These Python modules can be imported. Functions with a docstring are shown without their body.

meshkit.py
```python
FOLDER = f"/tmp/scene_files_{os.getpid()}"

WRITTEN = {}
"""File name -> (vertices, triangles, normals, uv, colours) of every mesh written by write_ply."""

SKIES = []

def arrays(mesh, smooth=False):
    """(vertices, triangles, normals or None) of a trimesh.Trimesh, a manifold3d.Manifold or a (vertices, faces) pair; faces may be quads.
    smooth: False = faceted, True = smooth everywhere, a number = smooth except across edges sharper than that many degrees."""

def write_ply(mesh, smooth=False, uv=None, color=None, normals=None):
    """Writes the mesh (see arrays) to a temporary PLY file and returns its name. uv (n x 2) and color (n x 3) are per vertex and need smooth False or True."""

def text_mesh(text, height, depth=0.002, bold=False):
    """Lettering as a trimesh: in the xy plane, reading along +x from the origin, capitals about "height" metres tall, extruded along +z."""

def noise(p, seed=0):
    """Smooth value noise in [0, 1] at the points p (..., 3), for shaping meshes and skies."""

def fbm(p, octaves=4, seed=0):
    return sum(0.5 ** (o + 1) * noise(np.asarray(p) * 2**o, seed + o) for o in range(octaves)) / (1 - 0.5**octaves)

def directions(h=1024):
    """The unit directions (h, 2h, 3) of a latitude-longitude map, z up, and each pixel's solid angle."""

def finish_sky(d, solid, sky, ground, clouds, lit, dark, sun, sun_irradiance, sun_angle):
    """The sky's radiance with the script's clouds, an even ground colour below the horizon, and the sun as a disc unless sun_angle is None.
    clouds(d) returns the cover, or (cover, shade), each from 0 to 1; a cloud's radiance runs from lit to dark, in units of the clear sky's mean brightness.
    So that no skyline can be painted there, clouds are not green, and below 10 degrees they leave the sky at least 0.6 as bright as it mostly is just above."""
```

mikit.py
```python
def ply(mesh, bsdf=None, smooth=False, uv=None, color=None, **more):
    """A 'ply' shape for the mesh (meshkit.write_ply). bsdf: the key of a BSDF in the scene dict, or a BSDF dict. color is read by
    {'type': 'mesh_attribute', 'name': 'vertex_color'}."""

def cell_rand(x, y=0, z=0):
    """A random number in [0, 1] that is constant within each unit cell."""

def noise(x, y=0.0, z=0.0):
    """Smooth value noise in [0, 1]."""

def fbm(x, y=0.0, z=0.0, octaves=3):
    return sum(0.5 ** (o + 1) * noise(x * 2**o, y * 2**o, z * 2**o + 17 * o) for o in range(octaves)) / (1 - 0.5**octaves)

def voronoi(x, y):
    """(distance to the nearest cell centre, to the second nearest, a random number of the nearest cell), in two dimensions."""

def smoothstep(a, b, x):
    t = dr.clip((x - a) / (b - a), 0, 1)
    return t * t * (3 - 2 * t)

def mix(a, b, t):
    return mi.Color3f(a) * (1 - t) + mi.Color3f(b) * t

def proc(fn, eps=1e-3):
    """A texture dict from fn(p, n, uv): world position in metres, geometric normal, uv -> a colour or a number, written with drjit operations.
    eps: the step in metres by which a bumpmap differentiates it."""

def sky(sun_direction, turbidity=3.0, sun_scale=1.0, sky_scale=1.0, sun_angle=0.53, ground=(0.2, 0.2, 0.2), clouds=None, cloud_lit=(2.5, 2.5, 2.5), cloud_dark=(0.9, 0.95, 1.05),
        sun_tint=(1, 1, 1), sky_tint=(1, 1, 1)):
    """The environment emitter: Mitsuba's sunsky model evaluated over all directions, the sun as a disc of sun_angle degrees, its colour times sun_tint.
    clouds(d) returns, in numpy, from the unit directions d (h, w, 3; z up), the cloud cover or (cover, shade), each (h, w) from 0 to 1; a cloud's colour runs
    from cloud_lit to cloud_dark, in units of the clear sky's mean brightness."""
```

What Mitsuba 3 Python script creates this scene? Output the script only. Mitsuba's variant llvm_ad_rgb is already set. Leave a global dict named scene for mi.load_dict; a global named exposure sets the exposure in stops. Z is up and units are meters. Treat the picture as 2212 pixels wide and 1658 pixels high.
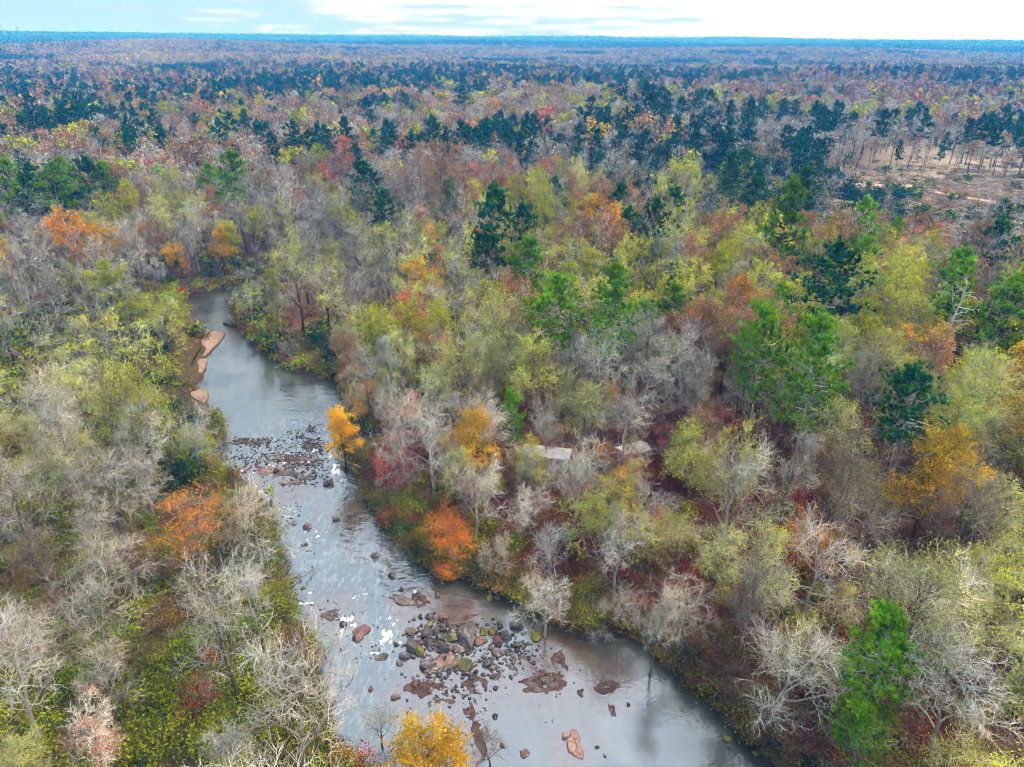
import math
import numpy as np, trimesh, shapely, drjit as dr, mitsuba as mi, mikit, meshkit

# ------------------------------------------------------------------ camera, sky, air, exposure
scene, labels = {}, {}
T = mi.ScalarTransform4f
CAM = np.array([0.0, 0.0, 65.0])
TX, PITCH, ROLL = 0.72, math.radians(25.9), 0.0084
_f = np.array([0, math.cos(PITCH), -math.sin(PITCH)])
_r0, _u0 = np.array([1.0, 0, 0]), np.array([0, math.sin(PITCH), math.cos(PITCH)])
_r = math.cos(ROLL) * _r0 + math.sin(ROLL) * _u0
_u = math.cos(ROLL) * _u0 - math.sin(ROLL) * _r0
scene['camera'] = {'type': 'perspective', 'fov': math.degrees(2 * math.atan(TX)), 'fov_axis': 'x', 'near_clip': 1.0, 'far_clip': 30000.0,
                   'to_world': T().look_at(origin=CAM.tolist(), target=(CAM + _f).tolist(), up=_u.tolist()), 'medium': {'type': 'ref', 'id': 'air'}}


def cloud_cover(d):
    x, y, z = d[..., 0], d[..., 1], np.maximum(d[..., 2], 0)
    q = np.stack([x / (z + 0.035), y / (z + 0.035), z * 0], -1)
    n = meshkit.fbm(q * 0.75 + 7.3, 5, 3)
    m = meshkit.fbm(q * 0.2 + 2.1, 3, 9)
    left = np.clip(0.5 - x * 1.1, 0, 1)
    low = np.exp(-z * 4)
    shade = np.clip((n - 0.50) * 3.4 + (m - 0.5) * 1.2 + (left - 0.5) * 1.7 + 0.36 + 0.15 * low, 0, 1)
    return np.ones_like(z), shade * (0.25 + 0.75 * low)


scene['sky'] = mikit.sky((0.50, 0.15, 0.82), turbidity=3, sun_scale=0.30, sun_angle=11, clouds=cloud_cover,
                         sun_tint=(1.14, 1.0, 0.80), cloud_lit=(2.05, 2.3, 2.7), cloud_dark=(0.46, 0.80, 1.02), ground=(0.12, 0.11, 0.1))
exposure = 2.88
scene['air'] = {'type': 'homogeneous', 'albedo': {'type': 'rgb', 'value': [0.90, 0.95, 0.97]}, 'sigma_t': {'type': 'rgb', 'value': [0.20e-4, 1.15e-4, 3.6e-4]}}

FPX = 2212 / (2 * TX)          # the photograph is measured on a 2212 x 1658 sheet


def ray(px, py):
    d = _f + _r * ((px - 1106) / FPX) - _u * ((py - 829) / FPX)
    return d


def at(px, py, z=0.0):
    d = ray(px, py)
    return CAM + d * ((z - CAM[2]) / d[2])


def project(p):
    q = np.asarray(p, float) - CAM
    w = q @ _f
    return 1106 + FPX * (q @ _r) / w, 829 - FPX * (q @ _u) / w, w


# ------------------------------------------------------------------ materials
PAL = np.array([
    (0.57, 0.55, 0.48),  # 0 cream twig
    (0.41, 0.405, 0.35),  # 1 grey twig
    (0.23, 0.195, 0.15),  # 2 brown twig
    (0.05, 0.043, 0.038),  # 3 dark bark
    (0.34, 0.33, 0.30),  # 4 pale bark
    (0.49, 0.51, 0.28),  # 5 lichen twig
    (0.33, 0.36, 0.01),  # 6 olive
    (0.50, 0.53, 0.015),  # 7 yellow green
    (0.50, 0.53, 0.10),  # 8 pale lime
    (0.86, 0.48, 0.01),  # 9 gold
    (0.86, 0.24, 0.008),  # 10 orange
    (0.80, 0.12, 0.008),  # 11 orange red
    (0.42, 0.025, 0.04),  # 12 crimson
    (0.62, 0.11, 0.09),  # 13 pink red
    (0.50, 0.22, 0.06),  # 14 russet
    (0.41, 0.31, 0.19),  # 15 tan
    (0.20, 0.39, 0.008),  # 16 bright pine
    (0.06, 0.22, 0.015),  # 17 mid pine
    (0.015, 0.12, 0.045),  # 18 dark pine
    (0.26, 0.40, 0.008),  # 19 green shrub
    (0.03, 0.085, 0.03),  # 20 dark shrub
    (0.21, 0.04, 0.026),  # 21 burgundy
    (0.27, 0.115, 0.04),  # 22 rust
    (0.62, 0.52, 0.14),  # 23 pale yellow
    (0.012, 0.085, 0.075),  # 24 blue-green evergreen
    (0.13, 0.115, 0.105),  # 25 dark grey limb bark, also standing for inner crown shade
    (0.58, 0.56, 0.52),  # 26 bleached dead wood
    (0.22, 0.20, 0.012),  # 27 bank olive brown
], float)
NPAL = len(PAL)
_pal = None


def leaf_colour(p, n, uv):
    global _pal
    if _pal is None:
        _pal = [mi.Float(PAL[:, k].astype(np.float32)) for k in range(3)]
    i = mi.UInt32(dr.clip(uv.x * NPAL, 0, NPAL - 1))
    c = mi.Color3f(*[dr.gather(mi.Float, a, i) for a in _pal])
    patch = 0.55 * mikit.noise(p.x * 0.13, p.y * 0.13, p.z * 0.06) + 0.45 * mikit.noise(p.x * 0.7, p.y * 0.7, p.z * 0.7)
    hue = mikit.noise(p.x * 0.21 + 31, p.y * 0.21, p.z * 0.1)
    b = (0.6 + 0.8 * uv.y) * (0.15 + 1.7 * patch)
    return mi.Color3f(c.x * b * (0.86 + 0.28 * hue), c.y * b, c.z * b * (1.12 - 0.24 * hue))


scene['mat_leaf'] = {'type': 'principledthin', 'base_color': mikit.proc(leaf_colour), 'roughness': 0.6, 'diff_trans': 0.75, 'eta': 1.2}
scene['mat_plant'] = {'type': 'twosided', 'bsdf': {'type': 'diffuse', 'reflectance': mikit.proc(leaf_colour)}}
GROUND = [  # px, py, radius factor, colour: what covers the ground where
    (200, 1450, (0.10, 0.11, 0.03)), (450, 1350, (0.13, 0.13, 0.035)), (120, 1100, (0.13, 0.10, 0.045)), (300, 900, (0.11, 0.10, 0.05)),
    (100, 700, (0.10, 0.09, 0.05)), (700, 680, (0.24, 0.13, 0.075)), (790, 730, (0.15, 0.17, 0.04)), (600, 560, (0.10, 0.09, 0.07)),
    (1000, 1000, (0.15, 0.075, 0.05)), (1300, 1100, (0.16, 0.05, 0.04)), (1600, 1250, (0.17, 0.055, 0.045)), (1250, 1290, (0.15, 0.13, 0.03)),
    (1750, 1400, (0.17, 0.07, 0.05)), (2050, 1250, (0.16, 0.085, 0.06)), (1700, 900, (0.14, 0.075, 0.05)), (2100, 900, (0.13, 0.10, 0.05)),
    (1500, 650, (0.13, 0.10, 0.06)), (1950, 440, (0.62, 0.52, 0.38)), (2150, 400, (0.75, 0.64, 0.48)), (2150, 490, (0.55, 0.46, 0.34)),
    (1800, 560, (0.14, 0.13, 0.06)), (1550, 370, (0.12, 0.14, 0.07)), (1750, 380, (0.26, 0.21, 0.16)), (1300, 300, (0.14, 0.12, 0.11)), (600, 350, (0.16, 0.13, 0.11)),
    (300, 220, (0.10, 0.12, 0.07)), (1700, 250, (0.10, 0.11, 0.08)), (1000, 160, (0.05, 0.09, 0.06)), (1700, 150, (0.05, 0.10, 0.06)), (300, 140, (0.05, 0.09, 0.06)), (1650, 1560, (0.15, 0.10, 0.03)), (2000, 1600, (0.14, 0.08, 0.05)),  # far entries darker, shade between far trees put into the ground colour
]
_gpts = [(at(x, y)[:2], c) for x, y, c in GROUND]


def ground_colour(p, n, uv):
    total, acc = mi.Float(1e-12), mi.Color3f(0)
    wx, wy = mikit.noise(p.x * 0.06, p.y * 0.06) * 14 - 7, mikit.noise(p.x * 0.06 + 50, p.y * 0.06) * 14 - 7
    for (x, y), c in _gpts:
        r2 = 0.02 * (x * x + y * y)
        d = (dr.square(p.x + wx - float(x)) + dr.square(p.y + wy - float(y))) / float(r2)
        w = dr.rcp(dr.square(0.05 + d))
        total, acc = total + w, acc + mi.Color3f(*c) * w
    litter = mikit.fbm(p.x * 1.7, p.y * 1.7, 0.0, 3)
    clump = mikit.fbm(p.x * 0.18, p.y * 0.18, 3.0, 3)
    c = acc / total * (0.35 + 0.75 * litter + 0.55 * clump)
    fleck = mikit.smoothstep(0.62, 0.8, mikit.noise(p.x * 3.1, p.y * 3.1, 5.0))
    c = mikit.mix(c, mi.Color3f(0.34, 0.24, 0.16), fleck * 0.35)
    wet = mikit.smoothstep(0.75, 0.05, p.z + 0.4 * (litter - 0.5))
    c = mikit.mix(c * 0.58, mi.Color3f(0.075, 0.05, 0.03), wet * 0.75)
    return c


scene['mat_ground'] = {'type': 'twosided', 'bsdf': {'type': 'diffuse', 'reflectance': mikit.proc(ground_colour)}}


def sand_colour(p, n, uv):
    a = mikit.fbm(p.x * 0.9, p.y * 0.9, p.z, 4)
    c = mikit.mix((0.22, 0.14, 0.10), (0.44, 0.33, 0.25), a)
    return mikit.mix(c, mi.Color3f(0.16, 0.085, 0.055), mikit.smoothstep(0.35, 0.0, p.z - 0.3 * a) * 0.8)


scene['mat_sand'] = {'type': 'twosided', 'bsdf': {'type': 'diffuse', 'reflectance': mikit.proc(sand_colour)}}
STONE = np.array([(0.10, 0.095, 0.095), (0.19, 0.10, 0.08), (0.33, 0.21, 0.17), (0.20, 0.165, 0.145), (0.055, 0.05, 0.052)])
_stone = None


def stone_colour(p, n, uv):
    global _stone
    if _stone is None:
        _stone = [mi.Float(STONE[:, k].astype(np.float32)) for k in range(3)]
    i = mi.UInt32(dr.clip(uv.x * len(STONE), 0, len(STONE) - 1))
    c = mi.Color3f(*[dr.gather(mi.Float, a, i) for a in _stone])
    a = mikit.fbm(p.x * 2.3, p.y * 2.3, p.z * 2.3, 4)
    b = mikit.fbm(p.x * 0.7 + 9, p.y * 0.7, p.z * 0.9, 3)
    crack = mikit.smoothstep(0.035, 0.0, dr.abs(mikit.fbm(p.x * 0.9, p.y * 0.9, p.z * 2.6 + 4, 3) - 0.5))
    c = c * (0.35 + 0.9 * a + 0.45 * b) * (1 - 0.6 * crack)
    lichen = mikit.smoothstep(0.58, 0.7, mikit.fbm(p.x * 1.3 + 3, p.y * 1.3, p.z, 3)) * 0.5
    c = mikit.mix(c, mi.Color3f(0.34, 0.33, 0.31), lichen)
    moss = mikit.smoothstep(0.45, 0.62, b + 0.25 * n.z) * uv.y
    c = mikit.mix(c, mi.Color3f(0.20, 0.19, 0.02), moss)
    return c * (0.35 + 0.65 * mikit.smoothstep(0.0, 0.16, p.z))      # wet foot


def stone_bump(p, n, uv):
    return mikit.fbm(p.x * 2.1, p.y * 2.1, p.z * 2.1, 4)


scene['mat_stone'] = {'type': 'twosided', 'bsdf': {'type': 'bumpmap', 'arbitrary': mikit.proc(stone_bump, 0.02), 'scale': 0.18,
                      'bsdf': {'type': 'roughplastic', 'diffuse_reflectance': mikit.proc(stone_colour), 'alpha': 0.3, 'int_ior': 1.4}}}


def plain(name, col, rough=0.7):
    scene[name] = {'type': 'twosided', 'bsdf': {'type': 'principled', 'base_color': {'type': 'rgb', 'value': list(col)}, 'roughness': rough}}


# ------------------------------------------------------------------ river outline (photo sheet px at water level -> metres)
LEFT = [(1190, 1990), (1040, 1860), (930, 1780), (820, 1710), (735, 1640), (708, 1560), (700, 1480), (690, 1420), (668, 1365), (640, 1330), (612, 1290), (606, 1245), (606, 1190), (590, 1140), (560, 1085),
        (520, 1050), (480, 1015), (462, 975), (478, 948), (478, 905), (455, 880), (425, 862), (415, 845), (432, 822), (440, 792), (455, 768), (445, 736), (415, 712), (398, 690), (398, 655), (408, 640), (450, 632), (505, 620), (560, 606), (640, 596)]
RIGHT = [(650, 606), (580, 618), (515, 636), (505, 660), (508, 690), (535, 728), (570, 762), (610, 792), (650, 812), (720, 822), (748, 860), (738, 905), (745, 950), (757, 1000), (778, 1045),
         (806, 1105), (850, 1170), (898, 1222), (945, 1250), (1005, 1252), (1062, 1272), (1130, 1300), (1205, 1345), (1262, 1378), (1350, 1374), (1405, 1408), (1455, 1450), (1505, 1500), (1565, 1545), (1605, 1600), (1665, 1650), (1740, 1710), (1900, 1860)]
_ring = np.array([at(x, y)[:2] for x, y in LEFT + RIGHT])


def wiggle(ring, step=2.0, amp=0.9):
    q = np.array(shapely.segmentize(shapely.Polygon(ring), step).exterior.coords)[:-1]
    n = meshkit.fbm(np.c_[q * 0.16, q[:, :1] * 0 + 3], 3, 5) - 0.5
    m = meshkit.fbm(np.c_[q * 0.16, q[:, :1] * 0 + 8], 3, 6) - 0.5
    return q + np.c_[n, m] * amp * 3


RIVER = shapely.Polygon(wiggle(_ring)).buffer(0)
if RIVER.geom_type != 'Polygon':
    RIVER = max(RIVER.geoms, key=lambda g: g.area)
shapely.prepare(RIVER)
_edge = RIVER.exterior


def sdist(x, y):
    x, y = np.asarray(x, float), np.asarray(y, float)
    out = np.full(x.shape, 400.0)
    near = (np.abs(x) < 330) & (y > -60) & (y < 420)
    p = shapely.points(x[near], y[near])
    d = shapely.distance(_edge, p)
    out[near] = np.where(shapely.contains(RIVER, p), -d, d)
    return out


def ss(a, b, x):
    t = np.clip((x - a) / (b - a), 0, 1)
    return t * t * (3 - 2 * t)


HILLS = [(at(1320, 300), 90, 9), (at(1750, 130), 420, 20), (at(400, 140), 600, 22), (at(2000, 210), 200, 12), (at(1000, 190), 260, 12)]


def height(x, y):
    x, y = np.asarray(x, float), np.asarray(y, float)
    d, r = sdist(x, y), np.hypot(x, y)
    q = np.stack([x, y, x * 0], -1)
    land = 1.5 * ss(0, 2.6, d) + 1.3 * ss(2, 14, d) + 4.0 * ss(12, 110, d) + (meshkit.fbm(q * 0.05, 3, 1) - 0.5) * 2.4 * ss(1, 14, d)
    h = np.where(d > 0, land, -0.25 - 0.9 * ss(0, 4, -d))
    big = (meshkit.fbm(q / 900.0 + 4.2, 4, 2) - 0.5)
    h = h + big * 58 * ss(250, 1600, r) + (meshkit.fbm(q / 2600.0 + 1.7, 3, 4) - 0.45) * 70 * ss(2500, 6500, r)
    h = h + 34 * ss(6500, 9000, r) - 14 * ss(450, 1100, r) * (1 - ss(1800, 3200, r))
    for c, s, a in HILLS:
        h = h + a * np.exp(-((x - c[0]) ** 2 + (y - c[1]) ** 2) / (2 * s * s))
    return h


def h1(x, y):
    return float(height(np.array([x]), np.array([y]))[0])


def build_terrain():
    az = np.radians(np.r_[np.arange(-180, -44, 6.0), np.arange(-44, 44.01, 0.45), np.arange(46, 176, 6.0)])
    rr = np.r_[1.0, 12, 22, 32, np.arange(38, 250, 1.1), 250 * 1.024 ** np.arange(0, 156)]
    A, R = np.meshgrid(az, rr)
    x, y = R * np.sin(A), R * np.cos(A)
    v = np.stack([x, y, height(x, y)], -1)
    nr, na = A.shape
    i, j = np.meshgrid(np.arange(nr - 1), np.arange(na), indexing='ij')
    k = (j + 1) % na
    f = np.stack([i * na + j, i * na + k, (i + 1) * na + k, (i + 1) * na + j], -1).reshape(-1, 4)
    return v.reshape(-1, 3), np.vstack([f[:, [0, 1, 2]], f[:, [0, 2, 3]]])[:, ::-1]


tv, tf = build_terrain()
RMAX = float(np.hypot(tv[:, 0], tv[:, 1]).max())
scene['ground'] = mikit.ply(trimesh.Trimesh(tv, tf, process=False), 'mat_ground', smooth=True)
labels['ground'] = {'label': 'leaf-littered forest floor rolling away to the blue horizon', 'category': 'ground', 'kind': 'structure'}

# ------------------------------------------------------------------ water
RAPIDS = [(at(650, 985)[:2], 16), (at(720, 1000)[:2], 9), (at(735, 1030)[:2], 7), (at(700, 940)[:2], 8), (at(860, 1330)[:2], 7), (at(820, 1370)[:2], 6), (at(730, 1320)[:2], 7), (at(640, 1180)[:2], 9), (at(800, 1250)[:2], 9), (at(770, 1430)[:2], 8), (at(850, 1560)[:2], 8)]


BED = [(at(x * 2212 / 3000, y * 2212 / 3000)[:2], r) for x, y, r in ((1300, 1950, 4.0), (1285, 2030, 4.5), (1410, 2005, 3.5), (1372, 2100, 2.2), (1400, 2170, 2.2), (1595, 1990, 4.0), (1645, 1920, 3.2), (1777, 2010, 3.2), (1685, 2180, 2.2), (1230, 1775, 3.0), (1350, 1810, 3.0), (975, 1800, 3.0), (780, 1385, 4.0), (690, 1430, 4.0), (850, 1420, 4.0))]


def rough_at(p):
    r = mi.Float(0)
    for (x, y), s in RAPIDS:
        r = dr.maximum(r, dr.exp(-(dr.square(p.x - float(x)) + dr.square(p.y - float(y))) / float(2 * s * s)))
    return r


def water_bump(p, n, uv):
    r = rough_at(p)
    w = mikit.noise(p.x * 0.25, p.y * 0.25, 2.0) * 2
    fine = mikit.fbm(p.x * 2.2 + w, p.y * 3.4, 1.0, 3)
    chop = mikit.fbm(p.x * 0.9, p.y * 1.3 + w, 7.0, 4)
    swirl = mikit.noise(p.x * 0.13, p.y * 0.09, 4.0)
    return fine * (0.006 + 0.02 * swirl * swirl) + chop * r * 0.16


def water_body(p, n, uv):
    a = mikit.fbm(p.x * 0.10, p.y * 0.14, 0.0, 4)
    r = rough_at(p)
    c = mikit.mix((0.065, 0.08, 0.075), (0.15, 0.17, 0.155), mikit.smoothstep(0.35, 0.65, a))
    streak = mikit.fbm(p.x * 0.9 + p.y * 0.25, p.y * 0.22, 3.0, 4)
    c = c * (0.45 + 0.9 * streak)
    c = mikit.mix(c, mi.Color3f(0.04, 0.11, 0.16), 0.65 * r * mikit.smoothstep(0.3, 0.6, streak))  # blue of sky reflected by ripples, put into the rapids colour
    bed = mi.Float(0)
    for (x, y), s in BED:
        bed = dr.maximum(bed, dr.exp(-(dr.square(p.x - float(x)) + dr.square(p.y - float(y))) / float(2 * s * s)))
    show = mikit.smoothstep(0.36, 0.70, bed + 0.55 * (mikit.fbm(p.x * 0.7, p.y * 0.7, 6.0, 4) - 0.35))
    lace = mikit.smoothstep(0.42, 0.85, mikit.fbm(p.x * 3.1, p.y * 1.1, 11.0, 5)) * mikit.smoothstep(0.35, 0.95, r)
    c = mikit.mix(c, mi.Color3f(0.62, 0.66, 0.68), 0.45 * lace)
    return mikit.mix(c, mikit.mix((0.10, 0.06, 0.045), (0.24, 0.155, 0.115), mikit.fbm(p.x * 1.8, p.y * 1.8, 2.0, 3)), 0.85 * show)


scene['mat_water'] = {'type': 'twosided', 'bsdf': {'type': 'bumpmap', 'arbitrary': mikit.proc(water_bump, 0.03), 'scale': 1.0, 'bsdf': {
    'type': 'blendbsdf', 'weight': 0.6, 'bsdf_0': {'type': 'diffuse', 'reflectance': mikit.proc(water_body)},
    'bsdf_1': {'type': 'roughconductor', 'alpha': 0.025, 'material': 'none', 'specular_reflectance': {'type': 'rgb', 'value': [0.46, 0.485, 0.495]}}}}}
wp = RIVER.buffer(3.0).simplify(0.3)
wv, wf = trimesh.creation.triangulate_polygon(wp, engine='earcut')
scene['river'] = mikit.ply((np.c_[wv, np.zeros(len(wv))], wf), 'mat_water', uv=wv * 0.1)
labels['river'] = {'label': 'grey river sliding over rock ledges between wooded banks', 'category': 'river', 'kind': 'structure'}


# ------------------------------------------------------------------ mesh holder and tree builder
class MB:
    def __init__(s):
        s.v, s.f, s.c, s.n = [], [], [], 0

    def add(s, v, f, col, jit=0.5):
        v = np.asarray(v, float).reshape(-1, 3)
        s.v.append(v); s.f.append(np.asarray(f, int) + s.n); s.n += len(v)
        s.c.append(np.stack(np.broadcast_arrays((np.asarray(col, float) + 0.5), np.asarray(jit, float), np.zeros(len(v)))[:2], -1))

    def ply(s, mat='mat_plant', n=NPAL):
        uv = np.vstack(s.c) / [n, 1]
        return mikit.ply((np.vstack(s.v), np.vstack(s.f)), mat, uv=uv)

    def tris(s):
        return sum(map(len, s.f))


def unit(v):
    return v / (np.linalg.norm(v, axis=-1, keepdims=True) + 1e-12)


def perp(t):
    ref = np.where(np.abs(t[..., 2:]) < 0.9, [0, 0, 1.0], [1.0, 0, 0])
    a = unit(np.cross(t, ref))
    return a, np.cross(t, a)


def tubes(mb, P, R, sides, col, rng, cone=True):
    """Polylines P (n, k, 3) with radii R (n, k) as tubes; cone closes the last ring to a point."""
    n, k, _ = P.shape
    t = unit(np.gradient(P, axis=1))
    a, b = perp(t)
    ang = np.arange(sides) * 2 * np.pi / sides
    kk = k - 1 if cone else k
    V = P[:, :kk, None] + R[:, :kk, None, None] * (np.cos(ang)[:, None] * a[:, :kk, None] + np.sin(ang)[:, None] * b[:, :kk, None])
    per = kk * sides + (1 if cone else 0)
    verts = np.concatenate([V.reshape(n, -1, 3), P[:, -1:]], 1) if cone else V.reshape(n, -1, 3)
    i, j = np.meshgrid(np.arange(kk - 1), np.arange(sides), indexing='ij')
    j2 = (j + 1) % sides
    q = np.stack([i * sides + j, i * sides + j2, (i + 1) * sides + j2, (i + 1) * sides + j], -1).reshape(-1, 4)
    f = np.vstack([q[:, [0, 1, 2]], q[:, [0, 2, 3]]]) if len(q) else np.zeros((0, 3), int)
    if cone:
        jj = np.arange(sides)
        f = np.vstack([f, np.stack([(kk - 1) * sides + jj, (kk - 1) * sides + (jj + 1) % sides, np.full(sides, kk * sides)], 1)])
    F = (f[None] + (np.arange(n) * per)[:, None, None]).reshape(-1, 3)
    mb.add(verts.reshape(-1, 3), F, np.repeat(np.broadcast_to(col, (n,)), per), np.repeat(rng.random(n), per))


def branch(rng, P, R, per, t0, t1, ang, length, fall, k, wig, up, ratio, tip=0.15, rmin=0.012):
    n0, kp, _ = P.shape
    n = n0 * per
    idx = np.repeat(np.arange(n0), per)
    j = np.tile(np.arange(per), n0)
    t = t0 + (t1 - t0) * (j + rng.random(n)) / per
    s = t * (kp - 1)
    i = np.minimum(s.astype(int), kp - 2)
    f = (s - i)[:, None]
    pos = P[idx, i] * (1 - f) + P[idx, i + 1] * f
    tan = unit(P[idx, i + 1] - P[idx, i])
    rad = R[idx, i] * (1 - f[:, 0]) + R[idx, i + 1] * f[:, 0]
    az = 2.39996 * j + rng.random(n0)[idx] * 6.28 + rng.normal(0, 0.5, n)
    a, b = perp(tan)
    an = np.radians(ang) * (1 + 0.22 * rng.normal(size=n))
    d = tan * np.cos(an)[:, None] + (np.cos(az)[:, None] * a + np.sin(az)[:, None] * b) * np.sin(an)[:, None]
    L = length * (1 - fall * (t - t0) / (t1 - t0 + 1e-9)) * (0.65 + 0.7 * rng.random(n))
    pts, cur = [pos], pos
    for q in range(k - 1):
        d = unit(d + wig * rng.normal(size=(n, 3)) + [0, 0, up])
        cur = cur + d * (L / (k - 1))[:, None]
        pts.append(cur)
    r0 = np.maximum(rad * ratio, rmin)
    return np.stack(pts, 1), r0[:, None] * np.linspace(1, tip, k)


def leaves(mb, c, size, cols, rng, up=0.5, wide=0.62):
    n = len(c)
    nrm = unit(rng.normal(size=(n, 3)) + [0, 0, up])
    a, b = perp(nrm)
    th = rng.random(n)[:, None] * 6.28
    a, b = a * np.cos(th) + b * np.sin(th), b * np.cos(th) - a * np.sin(th)
    s = (size * (0.6 + 0.8 * rng.random(n)))[:, None]
    v = np.stack([c - a * s, c + b * s * wide + nrm * s * 0.15, c + a * s, c - b * s * wide + nrm * s * 0.15], 1)
    f = (np.array([[0, 1, 2], [0, 2, 3]])[None] + (np.arange(n) * 4)[:, None, None]).reshape(-1, 3)
    col = np.asarray(cols)[rng.integers(0, len(cols), n)]
    mb.add(v.reshape(-1, 3), f, np.repeat(col, 4), np.repeat(rng.random(n), 4))


SHAPE = {  # H, crown start, limb angle, limb length, fall, up, n limbs, trunk radius
    'round': (16.5, 0.34, 56, 6.8, 0.50, 0.10, 12, 0.26),
    'vase': (17.0, 0.26, 36, 9.0, 0.45, 0.08, 10, 0.28),
    'tall': (20.0, 0.42, 50, 4.6, 0.55, 0.12, 14, 0.23),
    'spread': (13.0, 0.28, 68, 7.8, 0.45, 0.13, 11, 0.27),
    'small': (9.0, 0.22, 52, 3.6, 0.50, 0.10, 10, 0.12),
}


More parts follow.
